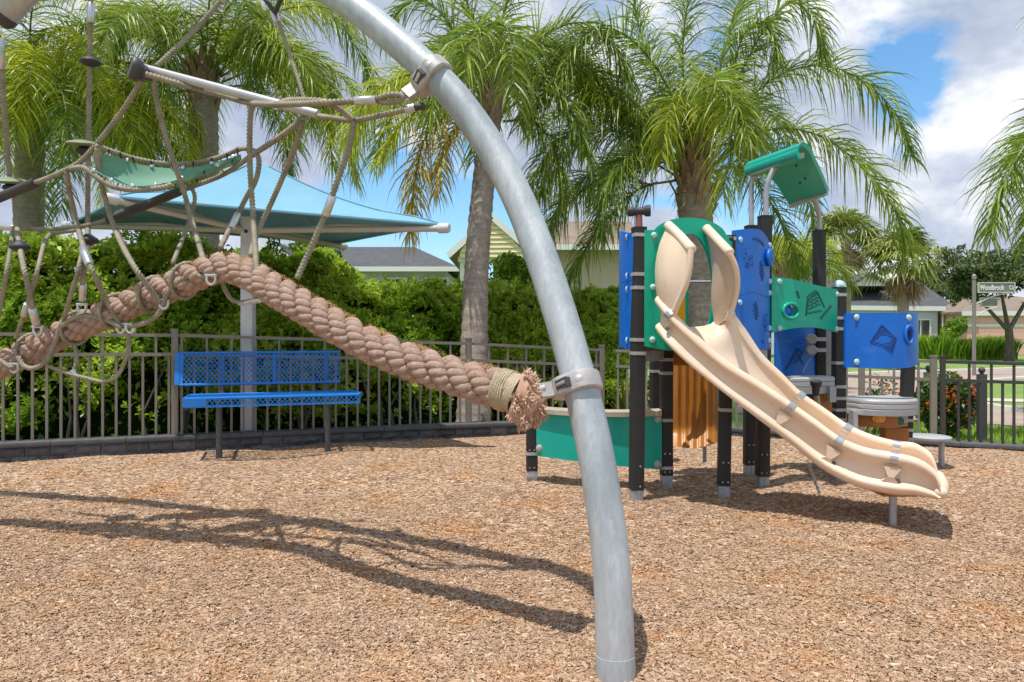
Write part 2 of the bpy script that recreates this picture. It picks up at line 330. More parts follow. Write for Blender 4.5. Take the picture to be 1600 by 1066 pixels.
def chip_mat(name, ground):
    m = bpy.data.materials.new(name); m.use_nodes = True; n, l = m.node_tree.nodes, m.node_tree.links
    b = n['Principled BSDF']; b.inputs['Roughness'].default_value = 0.9; b.inputs['Specular IOR Level'].default_value = 0.15
    g = n.new('ShaderNodeNewGeometry')
    rp = n.new('ShaderNodeValToRGB'); e = rp.color_ramp.elements
    cs = [(0.0, (0.105, 0.063, 0.040)), (0.16, (0.21, 0.128, 0.080)), (0.34, (0.315, 0.195, 0.122)), (0.52, (0.40, 0.260, 0.166)), (0.70, (0.455, 0.315, 0.214)), (0.86, (0.52, 0.39, 0.285)), (1.0, (0.62, 0.53, 0.43))]
    while len(e) < len(cs): e.new(0.5)
    for k, (p, c) in enumerate(cs): e[k].position = p; e[k].color = (*c, 1)
    if ground:
        v = n.new('ShaderNodeTexVoronoi'); v.inputs['Scale'].default_value = 42; mpn = n.new('ShaderNodeMapping'); mpn.inputs['Scale'].default_value = (1, 1.6, 1)
        l.new(g.outputs['Position'], mpn.inputs[0]); l.new(mpn.outputs[0], v.inputs['Vector'])
        sp = n.new('ShaderNodeSeparateColor'); l.new(v.outputs['Color'], sp.inputs[0]); l.new(sp.outputs[0], rp.inputs[0])
        bp = n.new('ShaderNodeBump'); bp.inputs['Strength'].default_value = 0.9; bp.inputs['Distance'].default_value = 0.02
        l.new(sp.outputs[1], bp.inputs['Height']); l.new(bp.outputs[0], b.inputs['Normal'])
    else:
        at = n.new('ShaderNodeAttribute'); at.attribute_name = 'rnd'; l.new(at.outputs['Fac'], rp.inputs[0])
    # orange and grey weathering patches
    t = n.new('ShaderNodeTexNoise'); t.inputs['Scale'].default_value = 1.6; t.inputs['Detail'].default_value = 8; t.inputs['Roughness'].default_value = 0.72
    l.new(g.outputs['Position'], t.inputs['Vector'])
    rp2 = n.new('ShaderNodeValToRGB'); e2 = rp2.color_ramp.elements; e2.new(0.5)
    e2[0].position = 0.33; e2[0].color = (0.92, 0.92, 0.95, 1); e2[1].position = 0.52; e2[1].color = (1, 0.98, 0.95, 1); e2[2].position = 0.70; e2[2].color = (1.03, 0.78, 0.52, 1)
    l.new(t.outputs['Fac'], rp2.inputs[0])
    mx = n.new('ShaderNodeMix'); mx.data_type = 'RGBA'; mx.blend_type = 'MULTIPLY'; mx.inputs['Factor'].default_value = 1
    l.new(rp.outputs[0], mx.inputs['A']); l.new(rp2.outputs[0], mx.inputs['B']); l.new(mx.outputs['Result'], b.inputs['Base Color'])
    return m
M['mulch'] = chip_mat('mulch_bed', True); M['chip'] = chip_mat('wood_chip', False)
# ================================================================== GROUND
gm = MB().add([(-400, -30, -0.02), (400, -30, -0.02), (400, 900, -0.02), (-400, 900, -0.02)], [(0, 1, 2, 3)])
struct('lawn', gm, M['lawn'])
CORNER = Vector((1.14, 8.57, 0)); LSTART = Vector((-7.2, 8.15 - 0.37 * 7.2, 0)); REND = Vector((7.6, 8.05 - 0.37 * 5.04, 0))
def left_d(x): return 8.15 + 0.37 * x
def right_d(x): return 8.05 - 0.37 * (x - 2.56)
HOLLOWS = [(2.75, 4.05, .55, .035), (1.75, 4.45, .5, .02), (-2.2, 6.55, .7, .03), (0.37, 2.44, .16, .02), (-1.0, 4.9, .9, .02), (1.3, 5.2, .6, .025)]   # kicked-out places
def mulch_z(x, y):
    z = 0.006 + 0.026 * mnoise.noise((x * 0.9, y * 0.9, 3)) + 0.014 * mnoise.noise((x * 3.4, y * 3.4, 7)) + 0.006 * mnoise.noise((x * 11, y * 11, 1))
    for a, b, r, h in HOLLOWS:
        q = ((x - a) ** 2 + (y - b) ** 2) / r ** 2
        if q < 6: z += -h * math.exp(-q * 2) + h * .35 * math.exp(-(math.sqrt(q) - 1.15) ** 2 * 9)
    return max(z + .012, -.012)
# mulch bed: a finely uneven sheet that ends under the retaining wall
xs = np.linspace(-7.4, 7.6, 151); V = []; nrow = 90
for x in xs:
    dmax = (left_d(x) if x < CORNER.x else right_d(x)) + 0.12
    for k in range(nrow + 1):
        y = -2.0 + (dmax + 2.0) * k / nrow
        V.append((x, y, mulch_z(x, y)))
n1 = nrow + 1
fs = [(i * n1 + k, (i + 1) * n1 + k, (i + 1) * n1 + k + 1, i * n1 + k + 1) for i in range(len(xs) - 1) for k in range(nrow)]
struct('mulch_bed', MB().add(V, fs), M['mulch'], 180)
# road with the crossing beyond the fence
rp = [(1150, 592), (1345, 585), (1600, 577), (1760, 572), (1760, 590), (1600, 592), (1545, 596), (1528, 603), (1524, 615), (1530, 632), (1560, 640), (1600, 643), (1760, 648), (1760, 672), (1600, 666), (1500, 660), (1300, 652), (1150, 645)]
bm = bmesh.new(); vs = [bm.verts.new(G(x, y, -0.012)) for x, y in rp]; bm.faces.new(vs); bmesh.ops.triangulate(bm, faces=bm.faces[:])
me = bpy.data.meshes.new('road'); bm.to_mesh(me); bm.free(); struct('road', me, M['road'])
k = MB()
def kerb(pts, w=0.16, h=0.1):
    P = resample([G(x, y, -0.012) for x, y in pts], 0.5); k.tube(P, w / 2, 8)
kerb(rp[0:4]); kerb(rp[4:13])
struct('kerb', k, M['concrete'])
sw = MB(); a, b, c, d = G(1540, 622, -0.008), G(1780, 628, -0.008), G(1780, 633, -0.008), G(1540, 626.5, -0.008); sw.add([a, b, c, d], [(0, 1, 2, 3)])
struct('sidewalk', sw, M['concrete'])
dv = MB(); dv.add([G(1530, 538, -0.008), G(1700, 536, -0.008), G(1760, 552, -0.008), G(1590, 549, -0.008)], [(0, 1, 2, 3)])
struct('driveway', dv, M['concrete'])
# ================================================================== RETAINING WALL
ldir = (CORNER - LSTART).normalized(); rdir = (REND - CORNER).normalized()
CAPX, CAPZ = [-7.2, -4.68, -0.47, 1.14, 4.5, 7.6], [0.20, 0.195, 0.175, 0.145, 0.07, 0.03]
TOPX, TOPZ = [-7.2, -4.68, -3.31, -0.47, 1.14, 4.5, 7.6], [1.22, 1.21, 1.19, 1.09, 1.0, 0.91, 0.86]
def capz(x): return float(np.interp(x, CAPX, CAPZ))
def topz(x): return float(np.interp(x, TOPX, TOPZ))
def block_mesh(seed, L=0.2, H=0.086):
    """split-face block: a rough front, straight back"""
    r = random.Random(seed); m = MB(); nx, nz = 5, 3; P = []
    for i in range(nx + 1):
        row = []
        for j in range(nz + 1):
            e = (i in (0, nx)) or (j in (0, nz)); row.append((-L / 2 + L * i / nx + (0 if e else r.uniform(-.01, .01)), 0.004 if e else -0.008 - r.uniform(0, 0.018), -H / 2 + H * j / nz))
        P.append(row)
    m.grid(P); o = m.v; a, b, c, d = o[0], o[nz], o[-1], o[nx * (nz + 1)]
    back = [(p[0], 0.11, p[2]) for p in (a, b, c, d)]
    m.add([a, b, c, d] + back, [(0, 1, 5, 4), (1, 2, 6, 5), (2, 3, 7, 6), (3, 0, 4, 7), (4, 5, 6, 7)]); return m.mesh('block')
BLOCKS = []
for s in range(5):
    me = block_mesh(s); me.materials.append(M['block'])
    me.attributes['rnd'].data.foreach_set('value', [s / 4.0] * len(me.vertices)); BLOCKS.append(me)
def wall_run(label, p0, p1):
    t = thing('retaining_wall', label, 'wall', (p0.x, p0.y, 0)); dr = (p1 - p0).normalized(); L = (p1 - p0).length
    rz = math.atan2(dr.y, dr.x)
    x0, x1 = p0.x, p1.x
    fill = MB(); nb = Vector((-dr.y, dr.x, 0))
    for s0 in np.arange(0, L, 1.0):  # mortar-dark body behind the blocks
        a, b = p0 + dr * s0, p0 + dr * min(L, s0 + 1.0)
        vs = []
        for p in (a, b):
            zt = capz(p.x) - 0.047
            for off in (0.012, 0.16): vs += [p + nb * off + Vector((0, 0, -0.2)), p + nb * off + Vector((0, 0, zt))]
        fill.add(vs, [(0, 1, 5, 4), (2, 6, 7, 3), (1, 3, 7, 5), (0, 4, 6, 2)])
    obj('wall_body', fill, M['rubber'], t, 0)
    n = int(L / 0.206)
    for row in range(3):
        for i in range(-1, n + 1):
            s = (i + 0.5) * 0.206 + (0.103 if row % 2 else 0) + rnd.uniform(-.003, .003)
            if s < 0.1 or s > L - 0.09: continue
            p = p0 + dr * s; z = capz(p.x) - 0.047 - 0.045 - 0.0885 * row
            if z < -0.06: continue
            o = bpy.data.objects.new('block', BLOCKS[rnd.randrange(5)]); COL.objects.link(o); o.parent = t
            jog = 0.012 if rnd.random() < 0.06 else rnd.uniform(-.004, .004)
            o.location = p + nb * jog + Vector((0, 0, z)) - t.location
            slope = math.atan2(capz(p.x + 0.3) - capz(p.x - 0.3), 0.6)
            o.rotation_euler = (rnd.uniform(-.01, .01), -slope + rnd.uniform(-.006, .006), rz + rnd.uniform(-.012, .012))
    n = int(L / 0.62)
    for i in range(n + 1):
        a, b = p0 + dr * (i * 0.62), p0 + dr * min(L, i * 0.62 + 0.615)
        if (b - a).length < 0.05: continue
        m = MB(); off = nb * (0.065 + rnd.uniform(-.006, .006))
        za, zb = capz(a.x) - 0.022, capz(b.x) - 0.022
        m.prism(rrect(0.20, 0.046, 0.008, 2), a + off + Vector((0, 0, za)), b + off + Vector((0, 0, zb)))
        obj('cap_stone', m, M['cap'], t)
    return t
wall_run('long charcoal block retaining wall below the hedge and the blue bench', LSTART, CORNER)
wall_run('low charcoal block wall under the fence behind the play tower and stool', CORNER, REND)
# ================================================================== FENCE
pk = MB().box((0, 0, 0.5), (0.022, 0.022, 1.0)).mesh('picket')
def fence_run(label, p0, p1, material, posts, s0, s1, spacing=0.115, post_w=0.062, toff=0.0, double=True, cat='fence', name='metal_fence', step0=0):
    dr = (p1 - p0).normalized(); nb = Vector((-dr.y, dr.x, 0)); o0 = p0 + dr * s0
    t = thing(name, label, cat, (o0.x, o0.y, 0)); rz = math.atan2(dr.y, dr.x); off = nb * 0.07
    pm = pk.copy(); pm.materials.append(material)
    tz = lambda p: topz(p.x) + toff
    segs = sorted([s0] + [s for s in posts if s0 < s < s1] + [s1])
    for s in posts:
        p = p0 + dr * s + off; zt = tz(p) + 0.035; m = MB()
        m.prism(rrect(post_w, post_w, 0.006, 2), p + Vector((0, 0, capz(p.x) - 0.02)), p + Vector((0, 0, zt)), up=(-dr.y, dr.x, 0))
        po = obj('post', m, material, t)
        m = MB(); m.prism(rrect(post_w + 0.008, post_w + 0.008, 0.006, 2), p + Vector((0, 0, zt)), p + Vector((0, 0, zt + 0.014)), up=(-dr.y, dr.x, 0)); obj('post_cap', m, material, po)
    for a, b in zip(segs, segs[1:]):
        for dz in (0.0, -0.19):
            pa, pb = p0 + dr * (a + 0.03) + off, p0 + dr * (b - 0.03) + off; m = MB()
            m.bar(pa + Vector((0, 0, tz(pa) + dz - 0.016)), pb + Vector((0, 0, tz(pb) + dz - 0.016)), 0.034, 0.032); obj('rail', m, material, t, 0)
    i = step0; s = s0 + spacing * 0.5
    while s < s1 - 0.03:
        if all(abs(s - q) > 0.045 for q in posts):
            p = p0 + dr * s + off; zt = tz(p) - (0.033 if (i % 2 == 0 or not double) else 0.223); zb = capz(p.x) - 0.01
            o = bpy.data.objects.new('picket', pm); COL.objects.link(o); o.parent = t
            o.location = Vector((p.x, p.y, zb)) - t.location; o.rotation_euler = (0, 0, rz); o.scale = (1, 1, zt - zb)
        i += 1; s += spacing
    return t
def sx(x): return (x - LSTART.x) / ldir.x
def sr(x): return (x - CORNER.x) / rdir.x
LL = (CORNER - LSTART).length
fence_run('tall taupe picket fence in front of the big hedge behind the bench', LSTART, CORNER, M['fence'], [sx(-5.75), sx(-3.32), sx(-0.47), LL - 0.02], 0.0, LL - 0.03)
GX = 4.42
fence_run('lower taupe picket fence seen through the play tower in front of the road', CORNER, REND, M['fence'], [sr(3.78), sr(4.42)], 0.08, sr(GX))
fence_run('dark bronze picket gate at the far right end of the fence', CORNER, REND, M['fencedark'], [sr(4.50), sr(6.6)], sr(GX) + 0.08, sr(6.7), spacing=0.098, post_w=0.05, cat='gate', name='metal_gate')
# ================================================================== FOLIAGE HELPERS
def leaf_mesh(name, C_, size, a, up=0.35, aspect=0.5, facing=None, fold=0.2):
    """one folded four-sided leaf per centre"""
    n = len(C_); D = NR.normal(size=(n, 3)); D /= np.linalg.norm(D, axis=1)[:, None]
    N = NR.normal(size=(n, 3)); N[:, 2] += up * 2
    if facing is not None: N += np.array(facing)
    N -= D * (N * D).sum(1)[:, None]; N /= np.linalg.norm(N, axis=1)[:, None]
    S = np.cross(D, N); sz = size * NR.uniform(0.6, 1.3, n)[:, None]
    base, tip = C_ - D * sz * 0.5, C_ + D * sz * 0.5 - np.array([0, 0, 0.12]) * sz
    l, r = C_ + S * sz * aspect * 0.5 + N * sz * fold, C_ - S * sz * aspect * 0.5 + N * sz * fold
    V = np.stack([base, l, tip, r], 1).reshape(-1, 3); Q = np.arange(4 * n).reshape(n, 4)
    return np_mesh(name, V, Q, np.repeat(a, 4))
def nz(P, sc, seed): return np.array([mnoise.noise((p[0] * sc + seed, p[1] * sc, p[2] * sc)) for p in P])
# ------------------------------------------------------------------ hedge
HX = [-80, 0, 60, 120, 180, 240, 300, 350, 430, 480, 520, 560, 620, 700, 760, 830, 880, 940, 985, 1010]
HYp = [376, 380, 376, 384, 380, 374, 390, 398, 404, 402, 420, 440, 446, 448, 446, 450, 458, 456, 462, 476]
def hedge_top(x):
    d = left_d(x) + 0.75; return EYE + (HY - np.interp(CX + x / d * F, HX, HYp)) * d / F
def hedge(n):
    x = NR.uniform(-6.9, 1.56, n); u = NR.random(n); top = np.array([hedge_top(v) for v in x])
    z = 0.12 + (top - 0.12) * u ** 0.85
    dep = NR.exponential(0.16, n)                       # most leaves near the front face
    onTop = NR.random(n) < 0.25; z[onTop] = top[onTop] - NR.exponential(0.08, onTop.sum()); dep[onTop] = NR.uniform(0, 0.9, onTop.sum())
    front = np.array([left_d(v) for v in x]) + 0.46
    front = np.where(x > 1.0, 8.9, front)
    P = np.stack([x, front, z], 1)
    lump = nz(P, 1.5, 3) * 0.20 + nz(P, 4.0, 9) * 0.16 - 0.55 * np.exp(-((x + 0.40) / 0.42) ** 2)
    P[:, 1] += dep - lump + 0.02 + 0.95 * np.clip(z / top, 0, 1.1) ** 1.1; P[:, 2] += np.where(z > top - 0.3, nz(P, 2.3, 5) * 0.20 + nz(P, 6.5, 15) * 0.10, 0)
    keep = (P[:, 2] > 0.05) & (NR.random(n) < np.clip(0.25 + 0.85 * (P[:, 2] - 0.1) + nz(P, 3.1, 21) * 1.5, 0.12, 1))
    P = P[keep]; c = 0.48 + nz(P, 2.6, 2) * 0.5 + NR.normal(0, 0.2, len(P)) - 0.06
    return P, np.clip(c, 0, 1)
P, c = hedge(34000); c = c * .9
def rosettes(n):
    """shoot tips: leaves spread round a shoot that points out and up from the hedge face"""
    x = NR.uniform(-6.9, 1.56, n); u = NR.random(n); top = np.array([hedge_top(v) for v in x]) - .05
    onTop = NR.random(n) < .3; z = np.where(onTop, top, .25 + (top - .25) * u ** .8); dep = np.where(onTop, NR.uniform(0, .8, n), 0)
    front = np.where(x > 1.0, 8.9, np.array([left_d(v) for v in x]) + .46); B_ = np.stack([x, front, z], 1)
    lump = nz(B_, 1.5, 3) * .20 + nz(B_, 4.0, 9) * .16 - .55 * np.exp(-((x + .40) / .42) ** 2)
    B_[:, 1] += dep - lump - .05 + .95 * np.clip(z / top, 0, 1.1) ** 1.1; B_[:, 2] += np.where(z > top - .3, nz(B_, 2.3, 5) * .24 + nz(B_, 5.5, 8) * .14, 0)
    keep = NR.random(n) < np.clip(.25 + .45 * z + nz(B_, 2.6, 21) * 1.3, .06, 1); B_ = B_[keep]; n = len(B_)
    ax = np.stack([NR.normal(0, .45, n), NR.normal(-.75, .35, n), NR.normal(.75, .35, n)], 1); ax /= np.linalg.norm(ax, axis=1)[:, None]
    a = np.cross(ax, NR.normal(size=(n, 3))); a /= np.linalg.norm(a, axis=1)[:, None]; b = np.cross(ax, a); V, A = [], []; tone = np.clip(.76 + nz(B_, 1.3, 31) * .5 + NR.normal(0, .12, n), .15, 1); K = 9
    for k in range(K):
        ph = 2.4 * k + NR.normal(0, .25, n); t = k / K; rad = (a * np.cos(ph)[:, None] + b * np.sin(ph)[:, None]); o = B_ + ax * (.10 * t - .02); el = .25 + .9 * t
        d = rad * math.cos(el) + ax * math.sin(el); L = (.095 - .045 * t) * NR.uniform(.8, 1.2, n)[:, None]; s = np.cross(d, ax); s /= np.linalg.norm(s, axis=1)[:, None]; nn_ = np.cross(s, d)
        tip = o + d * L - np.array([0, 0, .10]) * L; m_ = o + d * L * .5; w = .24 * L
        V.append(np.stack([o, m_ + s * w + nn_ * L * .06, tip, m_ - s * w + nn_ * L * .06], 1)); A.append(np.clip(tone + .22 * t + NR.normal(0, .08, n), 0, 1))
    V = np.concatenate(V).reshape(-1, 3); return np_mesh('shoots', V, np.arange(len(V)).reshape(-1, 4), np.repeat(np.concatenate(A), 4))
ht = thing('hedge', 'tall dense bright green clipped hedge behind the taupe fence', 'hedge', (-2.7, left_d(-2.7) + 0.9, 0))
obj('foliage', leaf_mesh('foliage', P, 0.10, c, up=0.75, facing=(-0.3, -0.6, 0.5), aspect=.48), M['hedge'], ht, 0)
obj('shoots', rosettes(13000), M['hedge'], ht, 0)
sel = NR.random(len(P)) < .018; obj('brown_leaves', leaf_mesh('brown_leaves', P[sel] + np.array([0, -.03, 0]), 0.08, NR.random(sel.sum())), M['deadtip'], ht, 0)['kind'] = 'stuff'
# fresh shoots standing out of the top
C_ = []; A_2 = []
for i in range(330):
    x = NR.uniform(-6.9, 1.3); zt = hedge_top(x); y = left_d(x) + NR.uniform(.75, 1.6); h = NR.uniform(.05, .22)
    for k in range(int(5 + h * 22)): C_.append((x + NR.normal(0, .03), y + NR.normal(0, .03), zt - .1 + h * k / (5 + h * 22) + .05)); A_2.append(NR.uniform(.45, 1))
obj('new_shoots', leaf_mesh('new_shoots', np.array(C_), 0.075, np.array(A_2), up=.4), M['hedge'], ht, 0)['kind'] = 'stuff'
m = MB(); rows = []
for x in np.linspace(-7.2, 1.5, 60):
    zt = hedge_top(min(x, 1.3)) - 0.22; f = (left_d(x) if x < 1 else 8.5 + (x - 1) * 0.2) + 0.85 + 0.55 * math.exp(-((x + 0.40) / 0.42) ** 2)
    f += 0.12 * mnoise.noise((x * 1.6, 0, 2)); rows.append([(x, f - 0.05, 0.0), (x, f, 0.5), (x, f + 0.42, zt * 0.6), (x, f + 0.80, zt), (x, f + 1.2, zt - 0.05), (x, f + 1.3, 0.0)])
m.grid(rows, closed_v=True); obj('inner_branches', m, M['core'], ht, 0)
m = MB()
for i in range(34):
    x = rnd.uniform(-6, 1.1); y = left_d(x) + rnd.uniform(0.4, 0.6); m.tube([(x, y, 0), (x + rnd.uniform(-.1, .1), y + .05, 0.35), (x + rnd.uniform(-.3, .3), y + .1, 0.9)], [0.02, 0.014, 0.006], 6)
obj('stems', m, M['bark'], ht)['kind'] = 'stuff'
# small flowering shrubs behind the fence
def shrub(px0, px1, d, ztop, label, nl, nf, group=None, tall=False, zb=0.0):
    a, b = W(px0, 520, d), W(px1, 520, d); cx, w = (a.x + b.x) / 2, (b.x - a.x) / 2
    t = thing('flowering_shrub', label, 'shrub', (cx, d, 0), group)
    Q = NR.normal(size=(nl, 3)); Q /= np.linalg.norm(Q, axis=1)[:, None]; Q *= (NR.random(nl) ** 0.4)[:, None]
    P = np.stack([cx + Q[:, 0] * w, d + Q[:, 1] * w * 0.7, zb + (ztop - zb) * (0.5 + 0.5 * Q[:, 2])], 1); P += (nz(P, 6, 1) * 0.08)[:, None]
    if tall: P[:, 2] *= NR.choice([0.8, 1.0, 1.25], nl, p=[.5, .4, .1])
    obj('foliage', leaf_mesh('foliage', P, 0.062, np.clip(0.5 + NR.normal(0, .3, nl), 0, 1), up=0.5), M['shrub'], t, 0)
    m = MB()
    for i in range(6): m.tube([(cx, d, 0), (cx + rnd.uniform(-w, w) * .3, d, ztop * .4), (cx + rnd.uniform(-w, w) * .8, d, ztop * .8)], [.012, .009, .004], 5)
    obj('stems', m, M['bark'], t)['kind'] = 'stuff'
    cent = NR.normal(size=(nf, 3)); cent[:, 1] -= 0.8; cent[:, 2] = np.abs(cent[:, 2]) - 0.5; cent /= np.linalg.norm(cent, axis=1)[:, None]; C_ = []; A = []
    for q in cent:
        o = np.array([cx + q[0] * w * .95, d + q[1] * w * .7, zb + (ztop - zb) * (.5 + .5 * q[2])]); tone = NR.random()
        C_ += [o + NR.normal(0, .017, 3) for _ in range(12)]; A += [np.clip(tone + NR.normal(0, .15), 0, 1) for _ in range(12)]
    obj('blossoms', leaf_mesh('blossoms', np.array(C_), 0.026, np.array(A), up=0.6, aspect=.8), M['flower'], t, 0)
shrub(1428, 1526, 8.15, 0.74, 'bushy green shrub with orange blossoms behind the gate post', 3200, 34)
shrub(1338, 1412, 8.55, 0.60, 'sparse orange flowering shrub behind the fence below the curved blue panel', 900, 16, tall=True)
shrub(1008, 1040, 9.0, 0.72, 'small orange flowering shrub behind the fence beside the front tower post', 500, 7)
# spiky plant near the fence corner
def spiky(px, py, d, n, L, label):
    o = W(px, py, d); o.z = 0.02; m = MB()
    for i in range(n):
        az, el = rnd.uniform(0, 6.28), R(rnd.uniform(25, 85)); dr = Vector((math.cos(az) * math.cos(el), math.sin(az) * math.cos(el), math.sin(el))); s = dr.cross(Vector((0, 0, 1))).normalized(); l = L * rnd.uniform(.7, 1.1)
        p1, p2 = o + dr * l * .5, o + dr * l + Vector((0, 0, -0.12 * l))
        m.add([o - s * .012, o + s * .012, p1 + s * .016, p1 - s * .016, p2], [(0, 1, 2, 3), (3, 2, 4)], rnd.random())
    solo('spiky_plant', m, M['fan'], label, 'plant', smooth=0)
spiky(978, 640, 8.95, 70, 0.7, 'spiky grey green plant behind the fence right of the steel arch')
spiky(1040, 640, 9.2, 50, 0.6, 'spiky grass tuft behind the fence under the play tower')
# ================================================================== PALMS
def frond_mesh(o, az, el0, L, droop, nl=85, ll=0.60, seed=0, w=0.0175, gdrop=0.50, tone=0.5, side_bend=0.0, path=None):
    r = np.random.default_rng(seed); n = 22; P = [np.array(o if o is not None else (0, 0, 0), float)]; T = []
    for i in range(n):
        t = i / n; e = R(el0 - droop * t ** 1.2); a = R(az + side_bend * t)
        d = np.array([math.cos(e) * math.cos(a), math.cos(e) * math.sin(a), math.sin(e)]); T.append(d); P.append(P[-1] + d * L / n)
    if path is not None:
        q = resample(path, 0.02); k_ = np.linspace(0, len(q) - 1, n + 1).astype(int); P = [np.array(q[j]) for j in k_]; T = [P[i + 1] - P[i] for i in range(n)]; T = [v / (np.linalg.norm(v) + 1e-9) for v in T]
        e_ = P[-1] - P[0]; az = math.degrees(math.atan2(e_[1], e_[0]))
    T.append(T[-1]); P, T = np.array(P), np.array(T)
    rm = MB().tube([Vector(p) for p in P], list(np.linspace(0.019, 0.003, n + 1)), 5)
    k = nl * 2; t = np.tile(np.linspace(0.13, 0.995, nl), 2) + r.normal(0, .004, k); t = np.clip(t, 0.1, 1); sgn = np.repeat([-1.0, 1.0], nl)
    x = t * n; i0 = np.minimum(x.astype(int), n - 1); fr = (x - i0)[:, None]
    p = P[i0] * (1 - fr) + P[i0 + 1] * fr; tg = T[i0]
    horiz = np.array([-math.sin(R(az)), math.cos(R(az)), 0.0]); S = np.tile(horiz, (k, 1)) * sgn[:, None]
    N = np.cross(S * sgn[:, None], tg) ; N /= np.linalg.norm(N, axis=1)[:, None] + 1e-9
    an = r.uniform(-1.05, 1.05, k)
    fw = 0.35 + 0.9 * t ** 2
    d = tg * fw[:, None] + S * np.cos(an)[:, None] * 0.95 + N * np.sin(an)[:, None] * 0.8; d /= np.linalg.norm(d, axis=1)[:, None]
    ln = ll * (0.55 + 0.6 * np.sin(np.clip(t, 0, 1) * math.pi * 0.85 + 0.3)) * r.uniform(0.55, 1.2, k); ns = 4
    wv = np.cross(d, r.normal(size=(k, 3))); wv /= np.linalg.norm(wv, axis=1)[:, None]
    V = np.zeros((k, (ns + 1) * 2, 3)); wid = np.array([0.7, 1.0, 0.9, 0.6, 0.12]) * w
    q = p.copy(); g = gdrop * r.uniform(0.35, 1.5, k)
    for s in range(ns + 1):
        V[:, 2 * s] = q - wv * wid[s] * 0.5; V[:, 2 * s + 1] = q + wv * wid[s] * 0.5
        q = q + d * (ln / ns)[:, None]; d = d + np.array([0, 0, -1.0]) * (g * (0.6 + 0.5 * s))[:, None]; d /= np.linalg.norm(d, axis=1)[:, None]
    b = (np.arange(k) * (ns + 1) * 2)[:, None]; Q = np.concatenate([np.stack([b[:, 0] + 2 * s, b[:, 0] + 2 * s + 1, b[:, 0] + 2 * s + 3, b[:, 0] + 2 * s + 2], 1) for s in range(ns)])
    A = np.clip(np.repeat(tone + r.normal(0, .2, k), (ns + 1) * 2), 0, 1)
    return np_mesh('frond', V.reshape(-1, 3), Q, A), rm
def palm(label, base, crown, d0, d1, r0, r1, fronds, bend=(0, 0), boots=0.5, seed=1, group='feather palms behind the fence', bootr=1.5, lens=1.0, traced=()):
    b = W(base[0], base[1], d0); b.z = 0.0; c = W(crown[0], crown[1], d1); r = random.Random(seed)
    t = thing('palm_tree', label, 'palm tree', b, group)
    mid = (b + c) / 2 + Vector((bend[0], bend[1], 0)); pts = resample([Vector(p) for p in spline([tuple(b - Vector((0, 0, .1))), tuple(mid), tuple(c)], 14)], 0.045)
    n = len(pts); rad = [(r0 * .45 * (1 - i / n) ** 7 + (r0 + (r1 - r0) * i / n) * (1 + 0.035 * math.sin(i * 1.9) + r.uniform(-.015, .015))) for i in range(n)]
    trunk = MB().tube(pts, rad, 18); obj('trunk', trunk, M['trunk'], t, 60)
    up = (pts[-1] - pts[-8]).normalized(); m = MB()
    if boots:   # torn leaf bases round the top of the trunk
        for i in range(46):
            h = -boots * 0.55 + boots * 1.5 * i / 46; a = i * 2.4; dr = Vector((math.cos(a), math.sin(a), 0)); q = c + up * h + dr * r1 * 0.75; l = r.uniform(.2, .42)
            fl = r1 * bootr * (0.25 + 0.75 * max(0, min(1, 0.9 - abs(h) / boots * .7)))
            tip = q + up * l + dr * fl * r.uniform(.2, .75); s = up.cross(dr) * r.uniform(.04, .075); k = dr * 0.022
            m.add([q - s * 1.2, q + s * 1.2, tip + s * .4, tip - s * .4, q - s * 1.2 + k, q + s * 1.2 + k, tip + s * .4 + k, tip - s * .4 + k], [(0, 3, 2, 1), (4, 5, 6, 7), (0, 1, 5, 4), (1, 2, 6, 5), (2, 3, 7, 6), (3, 0, 4, 7)])
        m.tube([c - up * .1, c + up * boots * .9], [r1 * 1.05, r1 * .55], 12); obj('leaf_bases', m, M['boot'], t, 0)
    for i, fr in enumerate(fronds):
        az, el, L, dp = fr[:4]; kind = fr[4] if len(fr) > 4 else 'g'; tone = fr[5] if len(fr) > 5 else 0.45 + r.uniform(-.12, .12); sb = fr[6] if len(fr) > 6 else r.uniform(-25, 25)
        o = c + up * (boots * 0.55 + r.uniform(-.1, .15)) + Vector((math.cos(R(az)), math.sin(R(az)), 0)) * r1 * .7
        me, rm = frond_mesh(tuple(o), az, el, L * lens, dp, seed=seed * 100 + i, tone=tone, side_bend=sb, nl=int(125 * L / 3) + 28)
        f = obj('frond', me, M['frond' + kind], t, 0); obj('leaf_rib', rm, M['rachis'], f)
    for i, (kind, tone, pts) in enumerate(traced):     # fronds read off the photograph, each at its own depth
        pth = [W(*p) for p in spline(pts, 8)]; L = sum((pth[j + 1] - pth[j]).length for j in range(len(pth) - 1))
        me, rm = frond_mesh(None, 0, 0, L, 0, seed=seed * 100 + 50 + i, tone=tone, path=pth, nl=int(48 * L) + 34, ll=min(.66, .30 + .12 * L))
        f = obj('frond', me, M['frond' + kind], t, 0); obj('leaf_rib', rm, M['rachis'], f)
def ring(n, el, L, dp, seed, kind='g', skip=None, jel=10):
    r = random.Random(seed); out = []
    for i in range(n):
        az = 360 * i / n + r.uniform(-14, 14)
        out.append((az, el + r.uniform(-jel, jel), L * r.uniform(.85, 1.1), dp * r.uniform(.85, 1.12), kind))
    return out
